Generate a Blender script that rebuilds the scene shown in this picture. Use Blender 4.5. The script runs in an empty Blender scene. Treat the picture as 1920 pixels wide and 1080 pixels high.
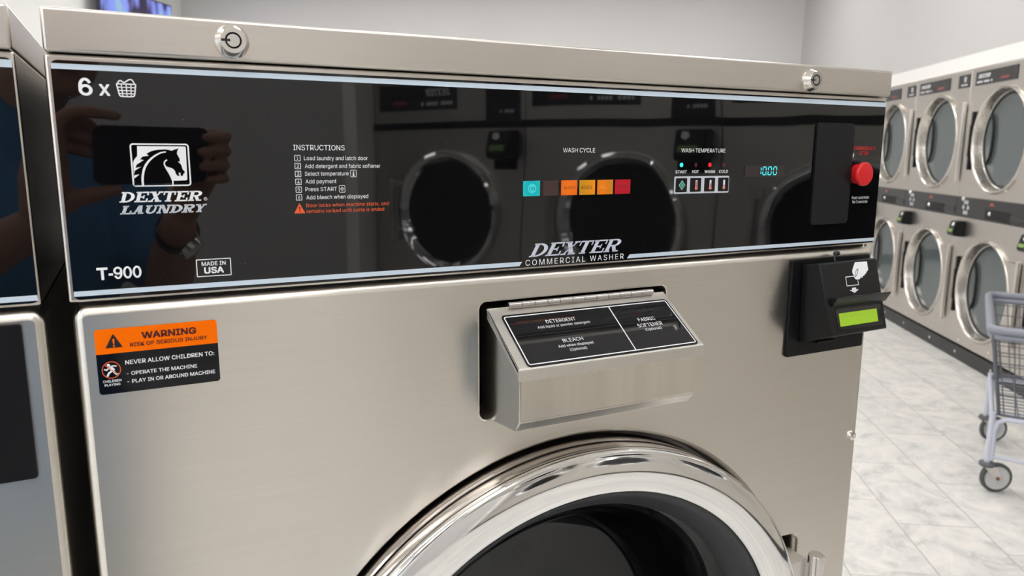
import bpy, bmesh, math, random
from mathutils import Vector, Matrix
random.seed(7)
SC = bpy.context.scene
COL = SC.collection
PI = math.pi

# ---------------------------------------------------------------- camera, world, exposure
CAM_H = 1.385
WASH_ROT = math.radians(33.0783)          # the washer bank stands at this angle to the room
WASH_LOC = (-0.3453, 0.4542, 0.0)         # front left corner of the main washer, on the floor


def wash_to_world(p):
    c, s = math.cos(WASH_ROT), math.sin(WASH_ROT)
    return Vector((WASH_LOC[0] + c*p[0] - s*p[1], WASH_LOC[1] + s*p[0] + c*p[1], p[2]))


def camera_axes():
    yaw = math.radians(26.8037) - WASH_ROT
    pitch, roll = math.radians(10.2697), math.radians(0.2472)
    fwd = Vector((math.sin(yaw)*math.cos(pitch), math.cos(yaw)*math.cos(pitch), -math.sin(pitch)))
    right = Vector((math.cos(yaw), -math.sin(yaw), 0))
    up = right.cross(fwd)
    r2 = right*math.cos(roll) + up*math.sin(roll)
    u2 = up*math.cos(roll) - right*math.sin(roll)
    return r2, u2, fwd


CR, CU, CF = camera_axes()
cam_data = bpy.data.cameras.new('camera')
cam = bpy.data.objects.new('camera', cam_data)
COL.objects.link(cam)
SC.camera = cam
cam_data.sensor_width = 36.0
cam_data.lens = 36.0*1408.1/1920.0
cam_data.clip_start = 0.004
cam_data.clip_end = 60
M = Matrix((CR, CU, -CF)).transposed().to_4x4()
M.translation = (0, 0, CAM_H)
cam.matrix_world = M
cam_data.dof.use_dof = True
cam_data.dof.focus_distance = 0.66
cam_data.dof.aperture_fstop = 11.5

world = bpy.data.worlds.new('world')
SC.world = world
world.use_nodes = True
bg = world.node_tree.nodes['Background']
bg.inputs[0].default_value = (0.80, 0.90, 1.0, 1)
bg.inputs[1].default_value = 3.0

SC.view_settings.view_transform = 'Standard'
SC.view_settings.look = 'None'
SC.view_settings.gamma = 1.0
SC.view_settings.use_curve_mapping = False
SC.view_settings.exposure = 0.0
LAMP_STRENGTH = 10.8                       # of every ceiling light's diffuser
CEIL = 3.60

# ---------------------------------------------------------------- node helpers and materials


def new_mat(name):
    m = bpy.data.materials.new(name)
    m.use_nodes = True
    return m, m.node_tree.nodes, m.node_tree.links, m.node_tree.nodes['Principled BSDF']


def mat(name, col, rough=0.5, metal=0.0, spec=0.5, emit=None, es=0.0, ior=None, coat=0.0):
    m, N, L, b = new_mat(name)
    b.inputs['Base Color'].default_value = (*col, 1)
    b.inputs['Roughness'].default_value = rough
    b.inputs['Metallic'].default_value = metal
    b.inputs['Specular IOR Level'].default_value = spec
    if ior: b.inputs['IOR'].default_value = ior
    if coat: b.inputs['Coat Weight'].default_value = coat
    if emit:
        b.inputs['Emission Color'].default_value = (*emit, 1)
        b.inputs['Emission Strength'].default_value = es
    return m


def nd(N, t, **kw):
    n = N.new(t)
    for k, v in kw.items():
        if k == 'ins':
            for i, x in v.items(): n.inputs[i].default_value = x
        else:
            setattr(n, k, v)
    return n


def ramp(N, stops):
    r = N.new('ShaderNodeValToRGB')
    e = r.color_ramp.elements
    while len(e) < len(stops): e.new(0.5)
    for i, (p, c) in enumerate(stops):
        e[i].position = p
        e[i].color = (*c, 1) if len(c) == 3 else c
    return r


def steel(name, col, rough, aniso, scale=(5, 5, 420), bump=0.03, tangent=(0.04, 0.03, 1.0), var=0.05, wave=0.0):
    """brushed stainless steel: fine streaks along the sheet and stretched highlights across the grain"""
    m, N, L, b = new_mat(name)
    b.inputs['Metallic'].default_value = 1.0
    tc = N.new('ShaderNodeTexCoord')
    mp = nd(N, 'ShaderNodeMapping')
    mp.inputs['Scale'].default_value = scale
    L.new(tc.outputs['Object'], mp.inputs['Vector'])
    no = nd(N, 'ShaderNodeTexNoise', ins={'Scale': 1.0, 'Detail': 3.0, 'Roughness': 0.6})
    L.new(mp.outputs[0], no.inputs['Vector'])
    big = nd(N, 'ShaderNodeTexNoise', ins={'Scale': 5.0, 'Detail': 4.0, 'Roughness': 0.6})
    L.new(tc.outputs['Object'], big.inputs['Vector'])
    mx = nd(N, 'ShaderNodeMix', data_type='RGBA')
    mx.inputs[6].default_value = (*[c*(1-var) for c in col], 1)
    mx.inputs[7].default_value = (*[min(1, c*(1+var)) for c in col], 1)
    L.new(no.outputs['Fac'], mx.inputs[0])
    L.new(mx.outputs[2], b.inputs['Base Color'])
    mr = nd(N, 'ShaderNodeMapRange', ins={3: rough*0.88, 4: rough*1.14})
    L.new(big.outputs['Fac'], mr.inputs[0])
    L.new(mr.outputs[0], b.inputs['Roughness'])
    b.inputs['Anisotropic'].default_value = aniso
    if aniso:
        cb = nd(N, 'ShaderNodeCombineXYZ')
        for i in range(3): cb.inputs[i].default_value = tangent[i]
        L.new(cb.outputs[0], b.inputs['Tangent'])
    bp = nd(N, 'ShaderNodeBump', ins={'Strength': bump, 'Distance': 0.001})
    L.new(no.outputs['Fac'], bp.inputs['Height'])
    if wave:
        wv = nd(N, 'ShaderNodeTexNoise', ins={'Scale': 4.0, 'Detail': 1.0, 'Roughness': 0.4})
        L.new(tc.outputs['Object'], wv.inputs['Vector'])
        b2 = nd(N, 'ShaderNodeBump', ins={'Strength': wave, 'Distance': 0.01})
        L.new(wv.outputs['Fac'], b2.inputs['Height'])
        L.new(b2.outputs[0], bp.inputs['Normal'])
    L.new(bp.outputs[0], b.inputs['Normal'])
    return m


STEEL = steel('brushed_stainless', (0.74, 0.70, 0.635), 0.30, 0.72)
STEEL_COVER = steel('brushed_stainless_cover', (0.70, 0.655, 0.60), 0.30, 0.6)
STEEL_SHADED = steel('shaded_stainless', (0.24, 0.225, 0.20), 0.22, 0.0)  # dark base colour paints in the shade of the gap between washers
STEEL_BOX = steel('worn_stainless', (0.76, 0.72, 0.66), 0.20, 0.0, scale=(70, 70, 3), bump=0.008, var=0.15)
STEEL_LID = steel('brushed_lid_stainless', (0.78, 0.75, 0.70), 0.30, 0.0)
STEEL_DRYER = steel('dryer_stainless', (0.60, 0.568, 0.525), 0.34, 0.3, scale=(3, 3, 160))
CHROME = mat('polished_chrome', (0.86, 0.86, 0.87), 0.035, 1.0)
SATIN = mat('satin_metal', (0.66, 0.63, 0.61), 0.22, 1.0)
BAND_STEEL = mat('polished_band_steel', (0.62, 0.59, 0.57), 0.14, 1.0)
NICKEL = mat('nickel_plate', (0.80, 0.77, 0.72), 0.16, 1.0)
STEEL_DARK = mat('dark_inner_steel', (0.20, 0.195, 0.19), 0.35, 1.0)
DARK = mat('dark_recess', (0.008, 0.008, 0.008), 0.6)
RUBBER = mat('black_rubber', (0.016, 0.016, 0.018), 0.42)
GASKET = mat('grey_gasket_rubber', (0.035, 0.036, 0.040), 0.5)
BLACK_PLASTIC = mat('black_plastic', (0.006, 0.006, 0.007), 0.36, spec=0.3)
BLACK_PAINT = mat('black_painted_plate', (0.004, 0.004, 0.005), 0.42, spec=0.25)
COVER_PLATE = mat('charcoal_cover_plate', (0.006, 0.006, 0.0075), 0.40, spec=0.3)
WHITE_PRINT = mat('white_print', (0.86, 0.87, 0.89), 0.4)
GREY_PRINT = mat('grey_print', (0.52, 0.57, 0.63), 0.4)
STRIPE = mat('pale_blue_stripe', (0.60, 0.70, 0.80), 0.3)
RED_PRINT = mat('red_print', (0.62, 0.035, 0.03), 0.4)
ORANGE_PRINT = mat('orange_red_print', (0.80, 0.115, 0.028), 0.4)
LABEL_ORANGE = mat('orange_label', (0.98, 0.165, 0.001), 0.4, spec=0.06)
LABEL_BLACK = mat('black_label', (0.003, 0.0035, 0.006), 0.07, spec=0.35)
BLACK_PRINT = mat('black_print', (0.01, 0.008, 0.010), 0.35)
BROWN_PRINT = mat('dark_red_print', (0.065, 0.004, 0.006), 0.4)
GREEN_PRINT = mat('green_print', (0.01, 0.30, 0.17), 0.4)
RED_BUTTON = mat('red_button_plastic', (0.66, 0.012, 0.016), 0.30)
LCD = mat('green_lcd', (0.10, 0.22, 0.01), 0.25, emit=(0.36, 0.55, 0.016), es=0.62)
LCD_DARK = mat('lcd_segments', (0.10, 0.19, 0.01), 0.3, emit=(0.28, 0.46, 0.015), es=0.5)
GLASS_BLACK = mat('display_window', (0.012, 0.012, 0.012), 0.08)
WINDOW_GREY = mat('smoky_display_window', (0.030, 0.020, 0.019), 0.15)
LED_TEAL = mat('teal_led', (0.02, 0.3, 0.3), 0.4, emit=(0.03, 0.80, 0.80), es=1.3)
SEG_TEAL = mat('teal_segments', (0.02, 0.3, 0.3), 0.4, emit=(0.06, 0.66, 0.74), es=1.15)
LED_RED = mat('lit_red_led', (0.4, 0.0, 0.0), 0.4, emit=(0.85, 0.012, 0.025), es=1.1)
LED_OFF = mat('unlit_red_led', (0.11, 0.012, 0.014), 0.4)


def lamp_mat(name, base, cols, centre, r):
    """a translucent printed lamp window lit by a bulb behind it (the bulb shows as a brighter spot)"""
    m, N, L, b = new_mat(name)
    tc = N.new('ShaderNodeTexCoord')
    vm = nd(N, 'ShaderNodeVectorMath', operation='DISTANCE')
    vm.inputs[1].default_value = centre
    L.new(tc.outputs['Object'], vm.inputs[0])
    mr = nd(N, 'ShaderNodeMapRange', ins={1: 0.0, 2: r})
    L.new(vm.outputs['Value'], mr.inputs[0])
    rp = ramp(N, cols)
    L.new(mr.outputs[0], rp.inputs[0])
    b.inputs['Base Color'].default_value = (*base, 1)
    b.inputs['Roughness'].default_value = 0.25
    L.new(rp.outputs[0], b.inputs['Emission Color'])
    b.inputs['Emission Strength'].default_value = 1.0
    return m


def panel_mat():
    m, N, L, b = new_mat('glossy_black_panel')
    b.inputs['Base Color'].default_value = (0.0028, 0.0028, 0.0034, 1)
    b.inputs['Roughness'].default_value = 0.022
    b.inputs['IOR'].default_value = 1.58
    tc = N.new('ShaderNodeTexCoord')
    no = nd(N, 'ShaderNodeTexNoise', ins={'Scale': 5.0, 'Detail': 1.5, 'Roughness': 0.45})
    mp = nd(N, 'ShaderNodeMapping')
    mp.inputs['Scale'].default_value = (1.0, 1.0, 0.5)
    L.new(tc.outputs['Object'], mp.inputs['Vector'])
    L.new(mp.outputs[0], no.inputs['Vector'])
    # flat at the left, more buckled towards the right end
    sx = N.new('ShaderNodeSeparateXYZ')
    L.new(tc.outputs['Object'], sx.inputs[0])
    mr = nd(N, 'ShaderNodeMapRange', ins={1: 0.25, 2: 0.7, 3: 0.05, 4: 0.30})
    L.new(sx.outputs[0], mr.inputs[0])
    bp = nd(N, 'ShaderNodeBump', ins={'Distance': 0.01})
    L.new(mr.outputs[0], bp.inputs['Strength'])
    L.new(no.outputs['Fac'], bp.inputs['Height'])
    L.new(bp.outputs[0], b.inputs['Normal'])
    # dust specks
    vo = nd(N, 'ShaderNodeTexVoronoi', ins={'Scale': 90.0})
    L.new(tc.outputs['Object'], vo.inputs['Vector'])
    lt = nd(N, 'ShaderNodeMath', operation='LESS_THAN', ins={1: 0.035})
    L.new(vo.outputs['Distance'], lt.inputs[0])
    mx = nd(N, 'ShaderNodeMix', data_type='RGBA')
    mx.inputs[6].default_value = (0.0028, 0.0028, 0.0034, 1)
    mx.inputs[7].default_value = (0.05, 0.05, 0.05, 1)
    L.new(lt.outputs[0], mx.inputs[0])
    L.new(mx.outputs[2], b.inputs['Base Color'])
    return m


PANEL = panel_mat()
LID_LABEL = mat('glossy_lid_label', (0.004, 0.004, 0.006), 0.012)


def ring_mat():
    """polished chrome ring with faint turning marks round it"""
    m, N, L, b = new_mat('turned_chrome')
    b.inputs['Metallic'].default_value = 1.0
    tc = N.new('ShaderNodeTexCoord')
    sb = nd(N, 'ShaderNodeVectorMath', operation='SUBTRACT')
    sb.inputs[1].default_value = (0.397, 0, CAM_H-0.5575)
    L.new(tc.outputs['Object'], sb.inputs[0])
    sp = N.new('ShaderNodeSeparateXYZ')
    L.new(sb.outputs[0], sp.inputs[0])
    cb = N.new('ShaderNodeCombineXYZ')
    L.new(sp.outputs[0], cb.inputs[0]); L.new(sp.outputs[2], cb.inputs[2])
    ln = nd(N, 'ShaderNodeVectorMath', operation='LENGTH')
    L.new(cb.outputs[0], ln.inputs[0])
    at = nd(N, 'ShaderNodeMath', operation='ARCTAN2')
    L.new(sp.outputs[2], at.inputs[0]); L.new(sp.outputs[0], at.inputs[1])
    a2 = nd(N, 'ShaderNodeMath', operation='MULTIPLY', ins={1: 1.6})
    L.new(at.outputs[0], a2.inputs[0])
    r2 = nd(N, 'ShaderNodeMath', operation='MULTIPLY', ins={1: 900.0})
    L.new(ln.outputs['Value'], r2.inputs[0])
    c2 = N.new('ShaderNodeCombineXYZ')
    L.new(r2.outputs[0], c2.inputs[0]); L.new(a2.outputs[0], c2.inputs[1])
    no = nd(N, 'ShaderNodeTexNoise', ins={'Scale': 1.0, 'Detail': 3.0})
    L.new(c2.outputs[0], no.inputs['Vector'])
    mx = nd(N, 'ShaderNodeMix', data_type='RGBA')
    mx.inputs[6].default_value = (0.84, 0.84, 0.835, 1)
    mx.inputs[7].default_value = (0.93, 0.93, 0.925, 1)
    L.new(no.outputs['Fac'], mx.inputs[0])
    L.new(mx.outputs[2], b.inputs['Base Color'])
    b.inputs['Roughness'].default_value = 0.06
    bp = nd(N, 'ShaderNodeBump', ins={'Strength': 0.10, 'Distance': 0.00025})
    L.new(no.outputs['Fac'], bp.inputs['Height'])
    L.new(bp.outputs[0], b.inputs['Normal'])
    return m


RING = ring_mat()


def pane_mat(name, tint, refl_rough, through):
    """real window or porthole glass: clear with a Fresnel reflection"""
    m, N, L, b = new_mat(name)
    out = N['Material Output']
    N.remove(b)
    tr = nd(N, 'ShaderNodeBsdfTransparent')
    tr.inputs[0].default_value = (*[t*through for t in tint], 1)
    gl = nd(N, 'ShaderNodeBsdfGlossy', ins={'Roughness': refl_rough})
    fr = nd(N, 'ShaderNodeFresnel', ins={'IOR': 1.52})
    mx = N.new('ShaderNodeMixShader')
    L.new(fr.outputs[0], mx.inputs[0]); L.new(tr.outputs[0], mx.inputs[1]); L.new(gl.outputs[0], mx.inputs[2])
    L.new(mx.outputs[0], out.inputs[0])
    return m


PORT_GLASS = pane_mat('porthole_glass', (0.85, 0.88, 0.9), 0.02, 0.75)
WINDOW_GLASS = pane_mat('window_glass', (0.95, 0.98, 1.0), 0.0, 0.95)
DRYER_GLASS = mat('reflection_grey_glass', (0.085, 0.105, 0.108), 0.04, spec=0.6)  # grey base colour stands in for room reflections and the lit drum


def wall_mat(name, col, rough=0.6):
    m, N, L, b = new_mat(name)
    tc = N.new('ShaderNodeTexCoord')
    no = nd(N, 'ShaderNodeTexNoise', ins={'Scale': 120.0, 'Detail': 2.0})
    L.new(tc.outputs['Object'], no.inputs['Vector'])
    bp = nd(N, 'ShaderNodeBump', ins={'Strength': 0.06, 'Distance': 0.002})
    L.new(no.outputs['Fac'], bp.inputs['Height'])
    L.new(bp.outputs[0], b.inputs['Normal'])
    b.inputs['Base Color'].default_value = (*col, 1)
    b.inputs['Roughness'].default_value = rough
    return m


WALL_GREY = wall_mat('grey_wall_paint', (0.63, 0.62, 0.615))
WALL_RIGHT = wall_mat('light_grey_wall_paint', (0.52, 0.512, 0.508))
WALL_WHITE = wall_mat('white_wall_paint', (0.80, 0.80, 0.79))
CEIL_WHITE = wall_mat('white_ceiling', (0.80, 0.79, 0.775))
TRIM_WHITE = mat('white_trim_paint', (0.82, 0.81, 0.79), 0.45)
BASE_GREY = mat('grey_vinyl_base', (0.10, 0.10, 0.105), 0.5)
CONCRETE = wall_mat('concrete_pad', (0.32, 0.31, 0.30), 0.8)


def floor_mat():
    m, N, L, b = new_mat('marble_look_tile')
    tc = N.new('ShaderNodeTexCoord')
    sp = N.new('ShaderNodeSeparateXYZ')
    L.new(tc.outputs['Object'], sp.inputs[0])

    def mth(op, a, bv=None):
        n = nd(N, 'ShaderNodeMath', operation=op)
        for i, v in enumerate((a, bv)):
            if v is None: continue
            if isinstance(v, (int, float)): n.inputs[i].default_value = v
            else: L.new(v, n.inputs[i])
        return n.outputs[0]
    u = mth('DIVIDE', mth('SUBTRACT', sp.outputs[0], 1.172), 0.295)
    row = mth('FLOOR', u)
    fu = mth('FRACT', u)
    v = mth('ADD', mth('DIVIDE', mth('SUBTRACT', sp.outputs[1], 2.80), 0.585), mth('DIVIDE', row, 3.0))
    colm = mth('FLOOR', v)
    fv = mth('FRACT', v)
    du = mth('MULTIPLY', mth('MINIMUM', fu, mth('SUBTRACT', 1.0, fu)), 0.295)
    dv = mth('MULTIPLY', mth('MINIMUM', fv, mth('SUBTRACT', 1.0, fv)), 0.585)
    d = mth('MINIMUM', du, dv)
    grout = mth('LESS_THAN', d, 0.0021)
    idv = N.new('ShaderNodeCombineXYZ')
    L.new(row, idv.inputs[0]); L.new(colm, idv.inputs[1])
    wn = nd(N, 'ShaderNodeTexWhiteNoise', noise_dimensions='3D')
    L.new(idv.outputs[0], wn.inputs[0])
    # every tile gets its own piece of the marble pattern
    off = nd(N, 'ShaderNodeVectorMath', operation='SCALE', ins={'Scale': 9.0})
    L.new(wn.outputs['Color'], off.inputs[0])
    ad = nd(N, 'ShaderNodeVectorMath', operation='ADD')
    L.new(tc.outputs['Object'], ad.inputs[0]); L.new(off.outputs[0], ad.inputs[1])
    n1 = nd(N, 'ShaderNodeTexNoise', ins={'Scale': 5.5, 'Detail': 7.0, 'Roughness': 0.62, 'Distortion': 1.6})
    L.new(ad.outputs[0], n1.inputs['Vector'])
    n2 = nd(N, 'ShaderNodeTexNoise', ins={'Scale': 3.2, 'Detail': 5.0, 'Roughness': 0.6, 'Distortion': 2.4})
    L.new(ad.outputs[0], n2.inputs['Vector'])
    r1 = ramp(N, [(0.30, (0.50, 0.505, 0.49)), (0.48, (0.675, 0.672, 0.65)), (0.66, (0.78, 0.755, 0.715))])
    L.new(n1.outputs['Fac'], r1.inputs[0])
    veins = ramp(N, [(0.475, (0, 0, 0)), (0.50, (1, 1, 1)), (0.525, (0, 0, 0))])
    L.new(n2.outputs['Fac'], veins.inputs[0])
    mx = nd(N, 'ShaderNodeMix', data_type='RGBA')
    L.new(mth('MULTIPLY', veins.outputs[0], 0.38), mx.inputs[0])
    L.new(r1.outputs[0], mx.inputs[6])
    mx.inputs[7].default_value = (0.90, 0.85, 0.79, 1)
    hv = nd(N, 'ShaderNodeMix', data_type='RGBA', blend_type='MULTIPLY')
    hv.inputs[0].default_value = 1.0
    L.new(mx.outputs[2], hv.inputs[6])
    vr = ramp(N, [(0.0, (0.93, 0.93, 0.93)), (1.0, (1.0, 1.0, 1.0))])
    L.new(wn.outputs['Value'], vr.inputs[0])
    L.new(vr.outputs[0], hv.inputs[7])
    mg = nd(N, 'ShaderNodeMix', data_type='RGBA')
    L.new(grout, mg.inputs[0]); L.new(hv.outputs[2], mg.inputs[6])
    mg.inputs[7].default_value = (0.36, 0.355, 0.34, 1)
    L.new(mg.outputs[2], b.inputs['Base Color'])
    b.inputs['Roughness'].default_value = 0.34
    bp = nd(N, 'ShaderNodeBump', ins={'Strength': 0.5, 'Distance': 0.001})
    L.new(mth('SUBTRACT', 1.0, grout), bp.inputs['Height'])
    L.new(bp.outputs[0], b.inputs['Normal'])
    return m


FLOOR = floor_mat()

# ---------------------------------------------------------------- object helpers


def put(name, bm, mats, parent=None, smooth=35, label=None):
    """one bmesh -> one linked mesh object"""
    me = bpy.data.meshes.new(name)
    lay = bm.faces.layers.int.get('flat')
    for f in bm.faces: f.smooth = not (lay and f[lay])   # large plane faces stay flat so their edges do not tint them
    keep = [f.smooth for f in bm.faces]
    bm.normal_update()
    bm.to_mesh(me)
    bm.free()
    for m in (mats if isinstance(mats, (list, tuple)) else [mats]): me.materials.append(m)
    if smooth is not None:
        me.set_sharp_from_angle(angle=math.radians(smooth))
        me.polygons.foreach_set('use_smooth', keep)
    o = bpy.data.objects.new(name, me)
    COL.objects.link(o)
    if parent: o.parent = parent
    if label: o['label'] = label
    return o


def tag(o, label, cat, group=None):
    o['label'] = label; o['category'] = cat
    if group: o['group'] = group
    return o


def thing(name, label, cat, loc=(0, 0, 0), rotz=0.0, group=None):
    o = bpy.data.objects.new(name, None)
    o.empty_display_size = 0.1
    COL.objects.link(o)
    o.location = loc
    o.rotation_euler = (0, 0, rotz)
    return tag(o, label, cat, group)


def structure(o):
    o['kind'] = 'structure'
    return o


def copy_thing(root, label):
    def rec(o, parent):
        c = o.copy()
        COL.objects.link(c)
        c.parent = parent
        for ch in o.children: rec(ch, c)
        return c
    kids = list(root.children)
    c = root.copy()
    COL.objects.link(c)
    for ch in kids: rec(ch, c)
    c['label'] = label
    return c


def BM():
    bm = bmesh.new()
    bm.faces.layers.int.new('flat')
    return bm


def box(bm, x0, x1, y0, y1, z0, z1, bev=0.0, seg=2, mat=0):
    vs = [bm.verts.new(p) for p in ((x0, y0, z0), (x1, y0, z0), (x1, y1, z0), (x0, y1, z0),
                                    (x0, y0, z1), (x1, y0, z1), (x1, y1, z1), (x0, y1, z1))]
    fs = [bm.faces.new([vs[i] for i in q]) for q in ((3, 2, 1, 0), (4, 5, 6, 7), (0, 1, 5, 4), (1, 2, 6, 5), (2, 3, 7, 6), (3, 0, 4, 7))]
    for f in fs: f.material_index = mat
    if bev:
        old = set(bm.faces)-set(fs)
        es = list({e for f in fs for e in f.edges})
        r = bmesh.ops.bevel(bm, geom=es, offset=bev, segments=seg, profile=0.5, affect='EDGES')
        for f in r['faces']: f.material_index = mat
        tag_flat(bm, r, old)
    return vs


def tag_flat(bm, bev_result, old=()):
    strips = set(bev_result['faces'])
    lay = bm.faces.layers.int['flat']
    for f in bm.faces:
        if f not in strips and f not in old: f[lay] = 1


def rrect(x0, x1, z0, z1, r, seg=6):
    """rounded rectangle, anticlockwise seen from the front (-y)"""
    out = []
    for cx, cz, a0 in ((x1-r, z0+r, -90), (x1-r, z1-r, 0), (x0+r, z1-r, 90), (x0+r, z0+r, 180)):
        for i in range(seg+1):
            a = math.radians(a0 + 90*i/seg)
            out.append((cx + r*math.cos(a), cz + r*math.sin(a)))
    return out


FRONT = lambda p, d: (p[0], d, p[1])      # (x, z) outline at depth y = d


def prism(bm, pts, d0, d1, mp=FRONT, mat=0, bev=0.0, caps=(True, True)):
    """outline extruded from d0 (front) to d1"""
    n = len(pts)
    a = [bm.verts.new(mp(p, d0)) for p in pts]
    b = [bm.verts.new(mp(p, d1)) for p in pts]
    fs = []
    if caps[0]: fs.append(bm.faces.new(a))
    if caps[1]: fs.append(bm.faces.new(b[::-1]))
    for i in range(n):
        j = (i+1) % n
        fs.append(bm.faces.new((a[j], a[i], b[i], b[j])))
    for f in fs: f.material_index = mat
    if bev and caps[0]:
        old = set(bm.faces)-set(fs)
        r = bmesh.ops.bevel(bm, geom=list(fs[0].edges), offset=bev, segments=2, profile=0.5, affect='EDGES')
        for f in r['faces']: f.material_index = mat
        tag_flat(bm, r, old)
    bmesh.ops.recalc_face_normals(bm, faces=[f for f in bm.faces if f.is_valid])
    return fs


def flat(bm, pts, d, mp=FRONT, mat=0):
    f = bm.faces.new([bm.verts.new(mp(p, d)) for p in pts])
    f.material_index = mat
    return f


def bridge(bm, l0, l1, mat=0):
    n = len(l0)
    for i in range(n):
        j = (i+1) % n
        f = bm.faces.new((l0[i], l0[j], l1[j], l1[i]))
        f.material_index = mat


def loft(bm, loops, mat=0):
    """loops: lists of 3D points, same count"""
    vs = [[bm.verts.new(p) for p in l] for l in loops]
    for a, b in zip(vs, vs[1:]): bridge(bm, a, b, mat)
    return vs


def lathe(bm, prof, c, seg=96, mat=0, mats=None, cap=False):
    """prof: (radius, e) with e out of the front; c = (x, y, z) centre; axis along y"""
    rings = []
    for r, e in prof:
        if r < 1e-6:
            rings.append([bm.verts.new((c[0], c[1]-e, c[2]))])
        else:
            rings.append([bm.verts.new((c[0] + r*math.cos(2*PI*i/seg), c[1]-e, c[2] + r*math.sin(2*PI*i/seg))) for i in range(seg)])
    for k, (a, b) in enumerate(zip(rings, rings[1:])):
        mi = mats[k] if mats else mat
        for i in range(seg):
            j = (i+1) % seg
            if len(a) == 1: vs = (a[0], b[j], b[i])
            elif len(b) == 1: vs = (a[i], a[j], b[0])
            else: vs = (a[i], a[j], b[j], b[i])
            f = bm.faces.new(vs)
            f.material_index = mi
    return rings


def lathe_axis(bm, prof, c, axis, seg=24, mat=0):
    """surface of revolution about any axis; prof = (radius, height along axis)"""
    ax = Vector(axis).normalized()
    s = ax.orthogonal().normalized(); t = ax.cross(s)
    c = Vector(c)
    rings = []
    for r, h in prof:
        if r < 1e-6: rings.append([bm.verts.new(c+ax*h)])
        else: rings.append([bm.verts.new(c + ax*h + s*(r*math.cos(2*PI*i/seg)) + t*(r*math.sin(2*PI*i/seg))) for i in range(seg)])
    for a, b in zip(rings, rings[1:]):
        for i in range(seg):
            j = (i+1) % seg
            if len(a) == 1 and len(b) == 1: continue
            if len(a) == 1: vs = (a[0], b[i], b[j])
            elif len(b) == 1: vs = (a[j], a[i], b[0])
            else: vs = (a[j], a[i], b[i], b[j])
            bm.faces.new(vs).material_index = mat
    return rings


def smooth_path(pts, sub=6, closed=False):
    """Catmull-Rom through the points"""
    P = [Vector(p) for p in pts]
    n = len(P)
    out = []
    rng = range(n if closed else n-1)
    for i in rng:
        if closed: p0, p1, p2, p3 = P[i-1], P[i], P[(i+1) % n], P[(i+2) % n]
        else: p0, p1, p2, p3 = P[max(i-1, 0)], P[i], P[i+1], P[min(i+2, n-1)]
        for k in range(sub):
            t = k/sub
            out.append(0.5*((2*p1) + (p2-p0)*t + (2*p0-5*p1+4*p2-p3)*t*t + (3*p1-p0-3*p2+p3)*t**3))
    if not closed: out.append(P[-1])
    return out


def tube(bm, pts, r, seg=8, closed=False, mat=0, caps=True):
    """round bar along a path; r is one radius or one per point"""
    P = [Vector(p) for p in pts]
    n = len(P)
    R = r if isinstance(r, (list, tuple)) else [r]*n
    rings = []
    ref = None
    for i in range(n):
        if closed: d = P[(i+1) % n]-P[i-1]
        else: d = P[min(i+1, n-1)]-P[max(i-1, 0)]
        d.normalize()
        if ref is None:
            ref = d.orthogonal().normalized()
        else:
            ref = (ref - d*ref.dot(d))
            if ref.length < 1e-6: ref = d.orthogonal()
            ref.normalize()
        t = d.cross(ref)
        rings.append([bm.verts.new(P[i] + ref*(R[i]*math.cos(2*PI*k/seg)) + t*(R[i]*math.sin(2*PI*k/seg))) for k in range(seg)])
    for i in range(n if closed else n-1):
        bridge(bm, rings[i], rings[(i+1) % n], mat)
    if caps and not closed:
        bm.faces.new(rings[0][::-1]).material_index = mat
        bm.faces.new(rings[-1]).material_index = mat
    return rings


def ball(bm, c, r, seg=16, scale=(1, 1, 1), mat=0, rot=None):
    m = Matrix.Translation(c) @ (rot.to_4x4() if rot else Matrix.Identity(4)) @ Matrix.Diagonal((r*scale[0], r*scale[1], r*scale[2], 1))
    res = bmesh.ops.create_uvsphere(bm, u_segments=seg, v_segments=max(6, seg//2), radius=1.0, matrix=m)
    for v in res['verts']:
        for f in v.link_faces: f.material_index = mat


# ---------------------------------------------------------------- lettering
_tcache = {}
SANS = None
try:                                       # a plain grotesque comes with Blender itself; else its default face
    import os
    _fd = bpy.utils.system_resource('DATAFILES', path='fonts')
    for _n in ('Inter.woff2',):
        if os.path.exists(os.path.join(_fd, _n)):
            SANS = bpy.data.fonts.load(os.path.join(_fd, _n))
except Exception:
    SANS = None


def text_geo(s, bold, spacing=1.0):
    key = (s, bold, spacing)
    if key in _tcache: return _tcache[key]
    cu = bpy.data.curves.new('t', 'FONT')
    cu.body = s
    if SANS: cu.font = SANS
    cu.size = 1.0
    cu.resolution_u = 3
    cu.space_character = spacing
    ob = bpy.data.objects.new('t', cu)
    COL.objects.link(ob)
    dg = bpy.context.evaluated_depsgraph_get()
    me = bpy.data.meshes.new_from_object(ob.evaluated_get(dg))
    vs0 = [(v.co.x, v.co.y) for v in me.vertices]
    fs0 = [tuple(p.vertices) for p in me.polygons]
    vs, fs = [], []
    w = (0.0, 0.011, 0.025)[bold]          # bold: the outline is struck several times, slightly shifted
    for dx, dy in (((0, 0),) if not bold else ((-w, -w), (w, -w), (-w, w), (w, w), (0, 0))):
        fs += [tuple(i+len(vs) for i in f) for f in fs0]
        vs += [(x+dx, y+dy) for x, y in vs0]
    bpy.data.objects.remove(ob); bpy.data.curves.remove(cu); bpy.data.meshes.remove(me)
    _tcache[key] = (vs, fs)
    return vs, fs


def cap_height(bold):
    vs, _ = text_geo('H', bold)
    ys = [v[1] for v in vs]
    return max(ys), min(ys)


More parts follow.
